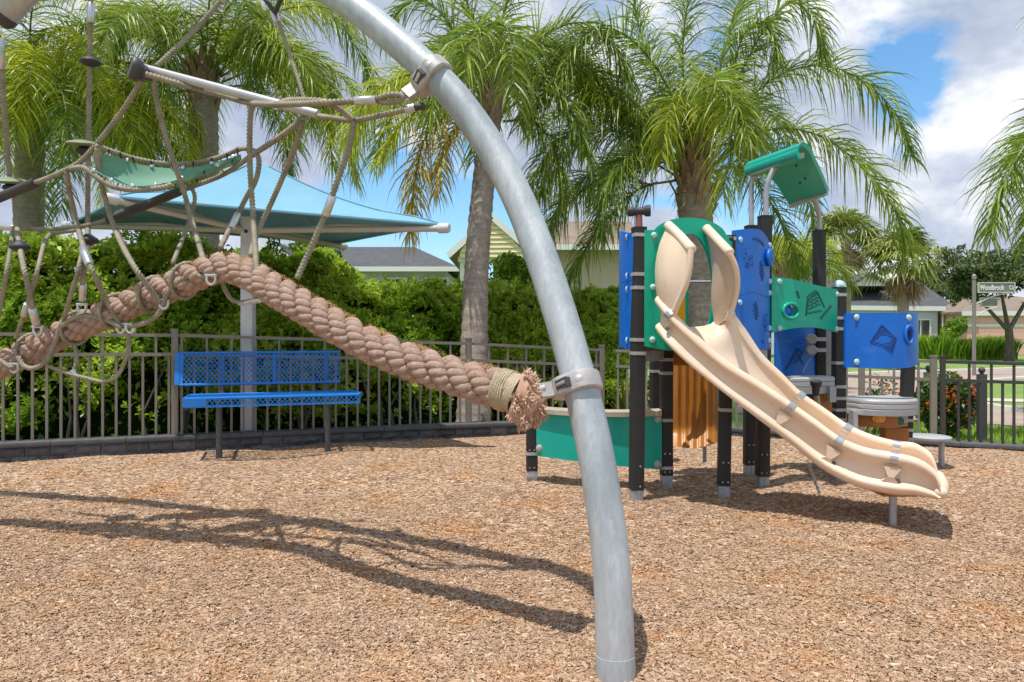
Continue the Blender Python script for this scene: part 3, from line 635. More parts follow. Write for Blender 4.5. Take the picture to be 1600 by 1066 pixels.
T3 = [('g', .55, [(1108, 240, 9.8), (1160, 165, 9.8), (1230, 112, 9.8), (1300, 105, 9.7), (1360, 135, 9.6), (1405, 185, 9.6), (1424, 245, 9.6)]),
      ('g', .58, [(1112, 262, 9.8), (1180, 208, 9.5), (1260, 205, 9.3), (1330, 245, 9.2), (1390, 315, 9.1), (1422, 395, 9.1)]),
      ('g', .45, [(1108, 270, 10), (1160, 262, 10.3), (1200, 310, 10.5), (1232, 375, 10.6), (1252, 430, 10.6)]),
      ('g', .45, [(1098, 235, 9.9), (1120, 120, 10.2), (1150, 20, 10.4), (1190, -70, 10.6)]), ('g', .5, [(1086, 232, 9.8), (1068, 120, 9.8), (1072, 20, 9.8), (1100, -90, 9.8)]),
      ('g', .45, [(1076, 237, 9.9), (1032, 140, 10.1), (1000, 50, 10.2), (985, -40, 10.3)]), ('g', .5, [(1100, 237, 9.8), (1150, 130, 9.6), (1195, 45, 9.5), (1240, 0, 9.4), (1275, 30, 9.4), (1288, 90, 9.4)]),
      ('g', .45, [(1080, 240, 9.8), (1040, 130, 9.5), (985, 60, 9.2), (930, 45, 9.0), (890, 80, 8.9), (875, 140, 8.9)]), ('g', .5, [(1094, 240, 9.9), (1140, 120, 9.7), (1165, 50, 9.5), (1200, 40, 9.3), (1215, 100, 9.2)]),
      ('y', .42, [(1100, 255, 9.6), (1108, 190, 9.2), (1120, 140, 8.8), (1137, 170, 8.5), (1142, 235, 8.4), (1128, 305, 8.4)]), ('y', .30, [(1085, 245, 9.6), (1072, 180, 9.2), (1058, 150, 8.9), (1042, 185, 8.7), (1034, 245, 8.7)]),
      ('g', .62, [(1090, 250, 9.6), (1098, 160, 9.1), (1110, 120, 8.7), (1126, 135, 8.4), (1165, 190, 8.3), (1178, 260, 8.3)]),
      ('g', .5, [(1062, 252, 9.8), (990, 160, 9.8), (905, 105, 9.8), (845, 120, 9.8), (815, 185, 9.8)]), ('y', .32, [(1060, 262, 9.7), (1000, 195, 9.5), (935, 145, 9.3), (865, 140, 9.2), (826, 190, 9.1)]),
      ('g', .5, [(1060, 270, 9.8), (1010, 225, 9.8), (940, 205, 9.8), (872, 245, 9.8), (834, 325, 9.8)]), ('g', .45, [(1056, 282, 9.8), (1000, 295, 9.7), (950, 340, 9.6), (912, 395, 9.6), (886, 450, 9.6)]),
      ('g', .5, [(1060, 277, 9.9), (1000, 248, 10.1), (932, 265, 10.3), (872, 325, 10.4), (848, 400, 10.4)]), ('g', .4, [(1064, 270, 9.8), (1030, 240, 9.4), (985, 245, 9.1), (950, 300, 9.0), (938, 370, 9.0)])]
P3 = [(200, 30, 3.0, 118), (20, 25, 3.0, 112), (85, 60, 3.0, 80), (140, 56, 3.0, 95), (40, 54, 3.0, 100), (110, 35, 2.8, 105), (70, 20, 2.6, 95), (150, 10, 2.6, 90)]
palm('shaggy feather palm rising behind the slide arch of the play tower', (1096, 660), (1085, 292), 9.8, 9.8, 0.215, 0.24, P3, boots=0.8, seed=3, bootr=1.55, traced=T3)
T2 = [('d', .5, [(748, 182, 9.1), (705, 180, 8.9), (668, 208, 8.8), (648, 280, 8.7), (640, 365, 8.7)]), ('d', .7, [(745, 186, 9.1), (715, 196, 8.8), (692, 240, 8.6), (682, 300, 8.6)]),
      ('y', .6, [(745, 172, 9.1), (690, 160, 9.0), (630, 190, 8.9), (592, 255, 8.8)]), ('y', .45, [(744, 165, 9.1), (665, 132, 9.2), (590, 160, 9.3), (548, 225, 9.3)]), ('g', .5, [(750, 155, 9.1), (715, 60, 9.2), (670, 5, 9.3), (630, 10, 9.3), (600, 60, 9.3)]),
      ('g', .5, [(758, 150, 9.1), (740, 40, 9.2), (715, -30, 9.2), (680, -70, 9.2)]), ('g', .5, [(770, 150, 9.1), (785, 30, 9.3), (810, -50, 9.4), (850, -100, 9.4)]), ('g', .62, [(766, 155, 9.0), (758, 80, 8.6), (748, 42, 8.2), (732, 80, 7.9), (722, 160, 7.8)]),
      ('g', .58, [(772, 155, 9.0), (780, 75, 8.6), (790, 40, 8.3), (800, 85, 8.0), (806, 165, 7.9)]), ('g', .6, [(762, 158, 9.0), (740, 100, 8.6), (705, 80, 8.3), (682, 120, 8.1), (672, 190, 8.1)]),
      ('g', .5, [(782, 160, 9.1), (830, 75, 9.1), (900, 35, 9.1), (955, 65, 9.1), (985, 130, 9.1)]), ('g', .42, [(784, 168, 9.1), (850, 105, 9.2), (925, 110, 9.3), (975, 180, 9.4)]), ('g', .5, [(784, 178, 9.1), (840, 140, 8.9), (890, 170, 8.8), (920, 250, 8.7)]),
      ('g', .5, [(786, 190, 9.1), (835, 190, 9.0), (868, 240, 8.9), (880, 315, 8.9)]), ('g', .4, [(784, 172, 9.1), (815, 100, 9.4), (860, 70, 9.7), (905, 100, 9.9), (925, 170, 9.9)])]
P2 = [(200, 12, 2.4, 100, 'y'), (120, 55, 2.8, 90), (60, 58, 2.8, 90), (90, 30, 2.6, 100), (30, 35, 2.8, 105), (150, 30, 2.6, 105)]
palm('slender feather palm with yellow hanging fronds behind the middle of the arch', (740, 668), (766, 180), 8.38, 9.0, 0.172, 0.132, P2, bend=(-0.07, 0), boots=0.6, seed=5, bootr=1.2, traced=T2)
T1 = [('y', .42, [(345, 112, 11.1), (400, 62, 10.9), (460, 85, 10.7), (505, 165, 10.6), (520, 260, 10.6)]), ('y', .5, [(345, 120, 11.1), (395, 95, 10.7), (440, 140, 10.4), (462, 230, 10.3)]), ('g', .45, [(340, 100, 11.1), (430, 10, 11.2), (515, 20, 11.3), (565, 90, 11.3), (592, 160, 11.3)]),
      ('y', .45, [(342, 118, 11.1), (380, 60, 10.7), (425, 55, 10.4), (470, 120, 10.2), (488, 200, 10.1)]), ('g', .5, [(305, 112, 11.1), (260, 40, 11.0), (210, 30, 10.9), (175, 90, 10.9)]), ('g', .5, [(300, 125, 11.1), (250, 90, 10.9), (215, 130, 10.7), (205, 210, 10.7)]),
      ('g', .5, [(325, 105, 10.9), (310, 40, 10.5), (285, 20, 10.2), (262, 70, 10.0), (255, 140, 10.0)]), ('g', .45, [(330, 105, 10.9), (350, 20, 10.6), (385, 0, 10.4), (400, 60, 10.2), (395, 140, 10.2)]), ('g', .45, [(350, 135, 11.1), (400, 140, 11.0), (440, 200, 10.9), (455, 280, 10.9)]),
      ('g', .4, [(300, 140, 11.1), (265, 150, 11.1), (240, 200, 11.1), (232, 260, 11.1)]), ('y', .5, [(348, 128, 11.1), (430, 100, 11.3), (500, 130, 11.5), (545, 210, 11.6), (555, 280, 11.6)])]
P1 = ring(7, 62, 3.2, 100, 31, 'y') + ring(7, 38, 3.0, 115, 32)
palm('feather palm behind the shade canopy with ringed grey trunk', (322, 640), (318, 150), 11.1, 11.1, 0.225, 0.215, P1, boots=0.55, seed=7, bootr=1.4, traced=T1)
P0 = ring(12, 46, 2.5, 138, 41, 'y') + ring(13, 26, 2.6, 128, 42, 'y') + ring(9, 8, 2.5, 100, 44, 'g') + ring(6, 68, 2.2, 100, 43, 'g') + [(330, 35, 2.4, 145, 'y', .5, 0), (300, 38, 2.3, 150, 'y', .55, 0), (285, 20, 2.3, 130, 'y', .5, 0), (270, 40, 2.3, 150, 'y', .5, 0), (255, 20, 2.3, 130, 'y', .5, 0), (240, 36, 2.3, 150, 'y', .5, 0), (0, 40, 2.8, 138, 'y', .45, 0), (350, 25, 2.9, 122, 'y', .55, 0), (5, 15, 2.8, 105, 'y', .5, 0), (315, 12, 2.5, 110, 'g', .5, 0), (340, 5, 2.6, 95, 'g', .5, 0)]
palm('yellow green weeping feather palm at the far left behind the net', (40, 640), (48, 190), 10.9, 10.9, 0.22, 0.2, P0, boots=0.5, seed=9, bootr=1.4, lens=1.22)
T4 = [('g', .5, [(1735, 190, 8.3), (1680, 165, 8.2), (1615, 210, 8.1), (1568, 290, 8.0), (1548, 370, 8.0)]), ('g', .55, [(1735, 200, 8.3), (1690, 215, 8.0), (1640, 280, 7.9), (1606, 380, 7.8)]), ('g', .45, [(1740, 180, 8.3), (1700, 60, 8.4), (1660, 10, 8.5), (1625, 20, 8.5)])]
P4 = [(20, 40, 2.4, 105), (60, 50, 2.4, 105), (-30, 40, 2.4, 105), (90, 30, 2.2, 100), (-80, 45, 2.2, 110), (0, 65, 2.4, 80)]
palm('feather palm off the right edge with fronds reaching into the sky', (1765, 680), (1752, 205), 8.3, 8.3, 0.18, 0.15, P4, boots=0.5, seed=11, traced=T4)
PL = [(0, 20, 2.4, 95, 'g', .4, 0), (345, 38, 2.4, 110, 'g', .4, 0)] + ring(5, 45, 2.4, 115, 61)
palm('feather palm above the left edge with fronds hanging along the top', (-130, 690), (-100, -120), 7.8, 7.8, 0.18, 0.15, PL, boots=0.5, seed=13)
PB = ring(5, 55, 1.5, 115, 71, 'y') + ring(5, 25, 1.5, 110, 72, 'g')
palm('small feather palm in the distance behind the green tower panel', (1232, 600), (1222, 430), 15.0, 15.0, 0.14, 0.11, PB, boots=0.4, seed=15)
# fan palms across the road
def fan_palm(px, ybase, ycrown, d, rad, label, seed):
    r = random.Random(seed); b = W(px, ybase, d); c = W(px, ycrown, d)
    t = thing('fan_palm', label, 'palm tree', (b.x, d, 0), 'fan palms across the road')
    obj('trunk', MB().tube(resample([Vector((b.x, d, -.05)), c], .3), 0.17, 12), M['trunk'], t)
    def leaf(m, o, az, el, L, droop, tone):
        dr = Vector((math.cos(az) * math.cos(el), math.sin(az) * math.cos(el), math.sin(el))); p = o + dr * L * .55
        s = dr.cross(Vector((0, 0, 1))); s = s.normalized() if s.length > .01 else Vector((1, 0, 0)); nn = s.cross(dr)
        m.bar(o, p, .025, .02, tone)
        for k in range(17):
            a = R(-115 + 230 * k / 16 + r.uniform(-4, 4)); q = (dr * math.cos(a) + s * math.sin(a)); l = L * r.uniform(.5, .7)
            m1 = p + q * l * .55; m2 = p + q * l + Vector((0, 0, -droop * l)); ws = nn.cross(q) * .035
            m.add([p, m1 + ws, m2, m1 - ws], [(0, 1, 2, 3)], min(1, max(0, tone + r.uniform(-.2, .2))))
    m = MB()
    for i in range(44): leaf(m, c, r.uniform(0, 6.28), R(r.uniform(-28, 80)), rad * r.uniform(.85, 1.1), r.uniform(.25, .6), r.uniform(.2, .85))
    obj('crown', m, M['fan'], t, 0); m = MB()
    for i in range(26): leaf(m, c - Vector((0, 0, .25)), r.uniform(0, 6.28), R(r.uniform(-75, -40)), rad * r.uniform(.6, .85), .3, r.random())
    obj('dead_skirt', m, M['fandead'], t, 0)
fan_palm(1322, 560, 372, 26, 1.35, 'fan palm across the road right of the tower roof post', 1)
fan_palm(1411, 560, 410, 23, 1.3, 'fan palm with brown dead skirt above the curved blue panel', 2)
def tree(label, px, d, ztop, blobs, trunk, n, size, mkey='oak', group=None, seed=1, flower=0):
    r = np.random.default_rng(seed); b = W(px, 520, d); t = thing('leafy_tree', label, 'tree', (b.x, d, 0), group)
    C_, A = [], []
    for (bx, by, w_, h_, f) in blobs:      # pixel centre and half sizes, share of leaves
        c = W(bx, by, d); w, h = w_ * d / F, h_ * d / F; k = int(n * f); q = r.normal(size=(k, 3)); q /= np.linalg.norm(q, axis=1)[:, None]; q *= (r.random(k) ** .45)[:, None]
        p = np.array(c) + q * np.array([w, w * .9, h]); C_.append(p)
    P = np.concatenate(C_); P += np.stack([nz(P, 1.1 / size * .25, s) for s in (1, 2, 3)], 1) * size * 3.0
    keep = nz(P, 0.5 / size * .3, 8) > -0.22; P = P[keep]
    obj('crown', leaf_mesh('crown', P, size, np.clip(.5 + nz(P, .4 / size * .3, 4) * .5 + r.normal(0, .2, len(P)), 0, 1), up=.6), M[mkey], t, 0)
    m = MB(); top = W(blobs[0][0], blobs[0][1], d); tr = trunk
    fork = Vector((b.x, d, ztop * .3)); m.tube([Vector((b.x, d, -.1)), Vector((b.x + tr * .3, d, ztop * .15)), fork], [tr * 1.3, tr, tr * .85], 9)
    for (bx, by, w_, h_, f) in blobs:
        c = W(bx, by, d); m.tube([fork - Vector((0, 0, .1)), (fork + c) / 2 + Vector((0, 0, -.1)), c], [tr * .6, tr * .4, tr * .12], 7)
    obj('trunk', m, M['bark'], t)
    if flower:
        k = P[r.integers(0, len(P), flower)]; C2 = np.concatenate([k + r.normal(0, .05, k.shape) for _ in range(8)])
        obj('blossoms', leaf_mesh('blossoms', C2, .05, r.random(len(C2)), aspect=.8), M['flower'], t, 0)
tree('spreading oak with pale forked trunk in front of the pink house', 1576, 30, 4.6, [(1560, 430, 66, 40, .4), (1630, 420, 60, 50, .35), (1512, 445, 36, 28, .25)], .17, 17000, .17, seed=2)
tree('dark oak rising behind the grey roof by the fan palms', 1492, 52, 8, [(1490, 428, 50, 40, .6), (1448, 445, 36, 34, .4)], .25, 11000, .26, seed=3)
tree('bright leafy shrub tree behind the hedge under the canopy corner', 486, 10.4, 2.2, [(486, 400, 48, 30, .6), (520, 415, 30, 20, .4)], .04, 2600, .075, 'hedge', seed=4)
tree('loose leafy tree with red blossoms behind the hedge below the canopy', 235, 10.2, 2.4, [(225, 385, 50, 30, .6), (280, 385, 40, 24, .4)], .04, 2600, .07, 'hedge', seed=5, flower=9)
tree('thin dark leafed sapling behind the hedge beside the canopy post', 425, 10.3, 2.4, [(424, 395, 16, 26, 1.0)], .02, 420, .07, 'shrub', seed=6)
tree('soft green bush behind the hedge right of the palm trunk', 808, 10.2, 2.2, [(808, 425, 42, 26, 1.0)], .04, 2400, .07, 'hedge', seed=7)
tree('pale green tree in the distance between the tower posts', 1240, 20, 3.2, [(1240, 410, 38, 34, 1.0)], .08, 3200, .12, 'hedge', seed=8)
tree('round clipped bush by the pale house wall', 1493, 37, 2.2, [(1493, 512, 14, 13, 1.0)], .05, 1500, .14, 'hedge', seed=9)
# ornamental grass bed across the road
gr = []; ga = []
g0, g1 = W(1436, 552, 33), W(1562, 552, 33)
m = MB()
for i in range(5200):
    x = rnd.uniform(g0.x, g1.x); y = 33 + rnd.uniform(-1.2, 1.2); h = (0.85 + 0.35 * mnoise.noise((x * .8, y * .5, 0))) * rnd.uniform(.8, 1.15); a = rnd.uniform(0, 6.28); s = Vector((math.cos(a), math.sin(a), 0)); o = Vector((x, y, 0)); w = s.cross(Vector((0, 0, 1))) * .03
    lean = s * h * rnd.uniform(.15, .5)
    m.add([o - w, o + w, o + lean * .5 + Vector((0, 0, h * .75)) + w * .7, o + lean + Vector((0, 0, h))], [(0, 1, 2, 3)], rnd.random())
o = obj('ornamental_grass', m, M['hedge'], None, 0); o['kind'] = 'stuff'; o['label'] = 'bed of tall ornamental grass in front of the pale house'
# ragged grass along the wall and lawn edge, near the gate
m = MB()
for i in range(9000):
    x = rnd.uniform(4.3, 7.4); y = right_d(x) + 0.25 + rnd.random() ** 1.5 * 2.2; h = rnd.uniform(.03, .08); a = rnd.uniform(0, 6.28); s = Vector((math.cos(a), math.sin(a), 0)); w = s.cross(Vector((0, 0, 1))) * .006; o = Vector((x, y, -.02))
    m.add([o - w, o + w, o + s * h * .4 + Vector((0, 0, h))], [(0, 1, 2)], rnd.random())
o = obj('grass', m, M['hedge'], None, 0); o['kind'] = 'stuff'; o['label'] = 'short lawn grass growing beyond the gate'
# ================================================================== HOUSES
def quad(m, *p): m.add(list(p), [tuple(range(len(p)))])
def slab(m, pts, th=0.12):
    """a roof plane with thickness"""
    n = len(pts); dn = Vector((0, 0, -th)); m.add(list(pts) + [Vector(p) + dn for p in pts], [tuple(range(n)), tuple(range(2 * n - 1, n - 1, -1))] + [(i, i + n, (i + 1) % n + n, (i + 1) % n) for i in range(n)])
def wbox(m, x0, x1, y0, y1, z0, z1): m.box(((x0 + x1) / 2, (y0 + y1) / 2, (z0 + z1) / 2), (x1 - x0, y1 - y0, z1 - z0))
def window(par, x, y, z, w, h):
    m = MB(); 
    for dx, dz, a, b in ((0, h / 2, w + .16, .08), (0, -h / 2, w + .16, .08), (-w / 2, 0, .08, h - .08), (w / 2, 0, .08, h - .08), (0, 0, .04, h - .08)): m.box((x + dx, y, z + dz), (a, .1, b))
    f = obj('window', m, M['trim'], par, 0); obj('pane', MB().box((x, y + .02, z), (w - .08, .03, h - .08)), M['glass'], f, 0)
# grey-roofed house behind the hedge
D = 30; h1 = thing('grey_roofed_house', 'low house with dark grey roof behind the hedge under the canopy', 'house', (W(600, 520, D).x, D + 4, 0))
xl, xr = W(424, 0, D).x, W(716, 0, D).x; ze = EYE + (HY - 417) * D / F; zr = EYE + (HY - 386) * (D + 4.5) / F
m = MB(); wbox(m, xl + .5, xr - .6, D + .6, D + 8.6, -.1, ze - .08); obj('wall', m, M['wallblue'], h1, 0)
m = MB(); rl, rr = xl - .3, xr - 1.6
slab(m, [Vector((rl, D, ze)), Vector((xr, D, ze)), Vector((rr - .9, D + 4.5, zr)), Vector((rl, D + 4.5, zr))]); slab(m, [Vector((xr, D, ze)), Vector((xr, D + 9.2, ze)), Vector((rr - .9, D + 4.5, zr))]); slab(m, [Vector((xr, D + 9.2, ze)), Vector((rl, D + 9.2, ze)), Vector((rl, D + 4.5, zr)), Vector((rr - .9, D + 4.5, zr))])
obj('roof', m, M['shingle'], h1, 0)
m = MB(); m.bar((rl, D - .06, ze - .1), (xr + .05, D - .06, ze - .1), .1, .2); obj('fascia', m, M['trim'], h1, 0)
m = MB(); a, b, c = W(396, 408, D - 2), W(455, 410, D - 2), W(423, 377, D - 2); wy = Vector((0, 4.5, 0))
m.add([a, b, c, Vector((a.x, a.y, 0)), Vector((b.x, b.y, 0)), a + wy, b + wy, c + wy, Vector((b.x, b.y, 0)) + wy], [(3, 4, 1, 2, 0), (4, 8, 6, 1)]); obj('gable_wall', m, M['wallcream'], h1, 0)
m = MB(); e = Vector((.25, -.2, -.16)); slab(m, [c + Vector((0, -.2, .06)), b + e, b + wy + Vector((.25, .3, -.16)), c + wy + Vector((0, .3, .06))], .14); slab(m, [c + Vector((0, -.2, .06)), c + wy + Vector((0, .3, .06)), a + wy + Vector((-.25, .3, -.16)), a + Vector((-.25, -.2, -.16))], .14); obj('gable_roof', m, M['shingle'], h1, 0)
m = MB(); m.bar(c + Vector((0, -.24, 0)), b + Vector((.28, -.24, -.2)), .06, .2); m.bar(c + Vector((0, -.24, 0)), a + Vector((-.28, -.24, -.2)), .06, .2); obj('bargeboard', m, M['trim'], h1, 0)
for x in (xl + 5.2, xl + 7): window(h1, x, D + .56, ze - 1.0, .9, 1.1)
# yellow gabled house
D = 24; h2 = thing('yellow_gabled_house', 'house with yellow siding gable and white porch column behind the palm', 'house', (W(800, 520, D).x, D + 3, 0))
a, c = W(706, 393, D), W(768, 338, D); b = Vector((2 * c.x - a.x, D, a.z)); wy = Vector((0, 6, 0))
m = MB(); g = Vector((.25, .25, .0)); nb_ = 9
for i in range(nb_):   # lapped siding boards
    z0, z1 = a.z - .2 + (c.z - a.z + .2) * i / nb_, a.z - .2 + (c.z - a.z + .2) * (i + 1) / nb_
    f0, f1 = max(0, (c.z - max(z0, a.z)) / (c.z - a.z)), max(0, (c.z - max(z1, a.z)) / (c.z - a.z)); hw = (b.x - a.x) / 2 - .28
    bd = MB(); bd.add([(c.x - hw * f0, D - .14, z0), (c.x + hw * f0, D - .14, z0), (c.x + hw * f1 + .001, D - .10, z1), (c.x - hw * f1, D - .10, z1)], [(0, 1, 2, 3)])
    obj('siding_board', bd, M['wallyellow'], h2, 0)
m = MB(); o1 = Vector((0, -.1, .05)); slab(m, [c + o1, b + Vector((.2, -.1, -.12)), b + wy + Vector((.2, 0, -.12)), c + wy + o1], .14); slab(m, [c + o1, c + wy + o1, a + wy + Vector((-.1, 0, -.08)), a + Vector((-.1, -.1, -.08))], .14); obj('roof', m, M['shinglebrown'], h2, 0)
m = MB(); m.bar(c + Vector((0, -.17, -.03)), a + Vector((-.12, -.17, -.16)), .06, .2); m.bar(c + Vector((0, -.17, -.03)), b + Vector((.2, -.17, -.2)), .06, .2); m.bar((a.x + .2, D + .2, a.z - .25), (b.x, D + .2, a.z - .25), .12, .16); obj('white_trim', m, M['trim'], h2, 0)
m = MB(); wbox(m, W(768, 0, D).x, W(870, 0, D).x, D + 2, D + 6, 0, a.z - .1); obj('wall', m, M['wallcream'], h2, 0)
m = MB(); wbox(m, W(846, 0, D).x, W(1000, 0, D).x, D + .7, D + 6, 0, a.z + .2); obj('side_wall', m, M['wallbeige'], h2, 0)
for px in (722, 790): m = MB(); p = W(px, 0, D); m.prism(rrect(.2, .2, .02), (p.x, D + .4, 0), (p.x, D + .4, a.z - .3)); obj('porch_column', m, M['trim'], h2, 0)
p0, p1, p2, p3 = W(846, 383, D), W(1010, 383, D), W(985, 346, D + 3), W(852, 346, D + 3)
m = MB(); slab(m, [p0, p1, p2, p3], .15); slab(m, [p3, p2, p1 + Vector((0, 6, 0)), p0 + Vector((0, 6, 0))], .15); obj('main_roof', m, M['shinglebrown'], h2, 0)
m = MB(); m.bar(p0 + Vector((0, -.06, -.08)), p1 + Vector((0, -.06, -.08)), .1, .18); obj('gutter', m, M['trim'], h2, 0)
window(h2, W(806, 0, D).x, D + 1.94, EYE + (HY - 408) * (D + 1.9) / F, .7, .9)
# pale house across the road
D = 40; h3 = thing('pale_house', 'long pale stucco house with dark grey roof across the road', 'house', (W(1400, 520, D).x, D + 5, 0))
ze = EYE + (HY - 477) * D / F; zr = EYE + (HY - 424) * (D + 5) / F; xl, xr = W(1170, 0, D).x, W(1476, 0, D).x
m = MB(); wbox(m, xl + .4, xr - .3, D + .16, D + 10, -.1, ze - .1); obj('wall', m, M['wallblue'], h3, 0)
m = MB(); slab(m, [Vector((xl, D, ze)), Vector((xr, D, ze - .1)), Vector((xr + 1.0, D + 5, zr - .55)), Vector((xl + 3, D + 5, zr))]); slab(m, [Vector((xl + 3, D + 5, zr)), Vector((xr + 1.0, D + 5, zr - .55)), Vector((xr, D + 10.6, ze)), Vector((xl, D + 10.6, ze))]); obj('roof', m, M['shingle'], h3, 0)
m = MB(); m.bar((xl, D - .05, ze - .1), (xr, D - .05, ze - .2), .1, .26); obj('fascia', m, M['trim'], h3, 0)
m = MB(); wbox(m, xr - .3, W(1512, 0, D).x, D + 1.4, D + 9, -.1, ze - .25); obj('side_wall', m, M['wallgreen'], h3, 0)
m = MB(); slab(m, [Vector((xr - .6, D + .9, ze - .15)), Vector((W(1516, 0, D).x, D + .9, ze - .25)), Vector((W(1522, 0, D).x, D + 5, zr - .8)), Vector((xr - 1, D + 5, zr - .6))]); obj('side_roof', m, M['shingle'], h3, 0)
a, b, c = W(1326, 447, D + 1), W(1388, 447, D + 1), W(1357, 428, D + 1)
m = MB(); m.add([a, b, c, a + Vector((0, 4, 0)), b + Vector((0, 4, 0)), c + Vector((0, 4, 0))], [(0, 1, 2)]); obj('gable_wall', m, M['trim'], h3, 0)
m = MB(); slab(m, [c + Vector((0, -.3, .1)), b + Vector((.3, -.3, -.05)), b + Vector((.3, 4, -.05)), c + Vector((0, 4, .1))], .16); slab(m, [c + Vector((0, -.3, .1)), c + Vector((0, 4, .1)), a + Vector((-.3, 4, -.05)), a + Vector((-.3, -.3, -.05))], .16); obj('gable_roof', m, M['shingle'], h3, 0)
m = MB(); q0, q1 = W(1262, 420, 44), W(1284, 440, 44); 
h5 = thing('white_gabled_house', 'white gable end of a distant house seen between the tower posts', 'house', (q0.x + .4, 45, 0))
a, b, c = W(1210, 432, 46), W(1298, 432, 46), W(1254, 408, 46)
m = MB(); m.add([a, b, c, Vector((a.x, 46, 0)), Vector((b.x, 46, 0))], [(3, 4, 1, 2, 0)]); obj('gable_wall', m, M['trim'], h5, 0)
m = MB(); slab(m, [c + Vector((0, -.3, .1)), b + Vector((.3, -.3, -.05)), b + Vector((.3, 6, -.05)), c + Vector((0, 6, .1))], .16); slab(m, [c + Vector((0, -.3, .1)), c + Vector((0, 6, .1)), a + Vector((-.3, 6, -.05)), a + Vector((-.3, -.3, -.05))], .16); obj('roof', m, M['shingle'], h5, 0)
for px in (1405, 1440): window(h3, W(px, 0, 40).x, 40.12, 1.35, 1.1, 1.2)
m = MB()
for px in (1402, 1473): m.tube([W(px, 486, 39.98), W(px, 545, 39.98)], .05, 6)
obj('downpipe', m, M['trim'], h3)
m = MB()
for px, py in ((1440, 462), (1385, 466), (1500, 474)): p = W(px, py, 42); m.tube([p - Vector((0, 0, .4)), p + Vector((0, 0, .35))], .06, 8)
obj('roof_vent', m, M['signrim'], h3)
# pink house
D = 38; h4 = thing('pink_house', 'pink house with white eaves and garage door at the right edge', 'house', (W(1570, 520, D).x, D + 4, 0))
ze = EYE + (HY - 487) * D / F; xl, xr = W(1507, 0, D).x, W(1760, 0, D).x
m = MB(); wbox(m, xl + .2, xr, D + .1, D + 9, -.1, ze - .06); obj('wall', m, M['wallpink'], h4, 0)
m = MB(); slab(m, [Vector((xl - .1, D, ze)), Vector((xr, D, ze)), Vector((xr - 3, D + 4.5, ze + 1.1)), Vector((xl + 3, D + 4.5, ze + 1.1))]); slab(m, [Vector((xl - .1, D, ze)), Vector((xl + 3, D + 4.5, ze + 1.1)), Vector((xl - .1, D + 9.4, ze))]); obj('roof', m, M['shinglebrown'], h4, 0)
m = MB(); m.bar((xl - .15, D - .05, ze - .1), (xr, D - .05, ze - .1), .1, .24); m.bar((xl + .2, D + .07, ze - .75), (xr, D + .07, ze - .75), .06, .14); obj('white_trim', m, M['trim'], h4, 0)
gd = MB(); gx0, gx1 = W(1530, 0, D).x, W(1690, 0, D).x
for i in range(4): wbox(gd, gx0, gx1, D + .05, D + .14, i * .42, i * .42 + .405)
obj('garage_door', gd, M['wallpink'], h4, 0)
# ================================================================== STREET SIGN, BOLLARDS, UTILITY BOX
D = 20; t = thing('street_sign', 'street name sign post with two grey blades reading Woodbrook', 'street sign', (W(1522, 520, D).x, D, 0))
b, tp = W(1522, 592, D), W(1522, 437, D); b.z = -.02
obj('pole', MB().tube([b, tp], .05, 12), M['signpole'], t); obj('finial', MB().lathe([(.035, 0), (.065, .03), (.05, .07), (.06, .1), (.03, .15), (.0, .17)], tp, n=12), M['signpole'], t)
def blade(p0, p1, y, words):
    a, c = W(p0[0], p0[1], y), W(p1[0], p1[1], y); w, h = c.x - a.x, a.z - c.z; cx, cz = (a.x + c.x) / 2, (a.z + c.z) / 2
    bl = obj('sign_blade', MB().box((cx, y, cz), (w, .03, h)), M['sign'], t, 0)
    m = MB(); e = .028
    for dx, dz, ww, hh in ((0, h / 2, w + .03, e), (0, -h / 2, w + .03, e), (-w / 2, 0, e, h - e), (w / 2, 0, e, h - e)): m.box((cx + dx, y - .004, cz + dz), (ww, .044, hh))
    obj('sign_rim', m, M['signrim'], bl, 0)
    for txt, fx, fw_, hh_ in words:
        cu = bpy.data.curves.new('lettering', 'FONT'); cu.body = txt; cu.size = 1; cu.extrude = .02; cu.offset = .02
        tmp = bpy.data.objects.new('lettering', cu); COL.objects.link(tmp); dg = bpy.context.evaluated_depsgraph_get(); me = bpy.data.meshes.new_from_object(tmp.evaluated_get(dg)); bpy.data.objects.remove(tmp)
        co = np.zeros(len(me.vertices) * 3); me.vertices.foreach_get('co', co); co = co.reshape(-1, 3); mn_, mx_ = co.min(0), co.max(0)
        me.transform(Matrix.Translation((a.x + fx * w, y - .022, cz - hh_ / 2)) @ Matrix.Rotation(R(90), 4, 'X') @ Matrix.Diagonal((fw_ * w / (mx_[0] - mn_[0]), hh_ / (mx_[1] - mn_[1]), .2, 1)) @ Matrix.Translation((-mn_[0], -mn_[1], 0))); obj('lettering', me, M['trim'], bl, 0)
blade((1528.5, 442), (1585, 457), D - .02, [('Woodbrook', .03, .68, .15), ('Ct', .84, .13, .12)])
blade((1532, 466), (1558, 479), D + .05, [])
m = MB()
for p, q in (((1525, 475), (1583, 456)), ((1526, 494), (1558, 480))):
    m.tube([Vector(W(*s)) for s in spline([(p[0], p[1], D), ((p[0] + q[0]) / 2, (p[1] + q[1]) / 2 - 3, D), (q[0], q[1], D)], 6)], .016, 6)
obj('bracket_arm', m, M['signrim'], t)
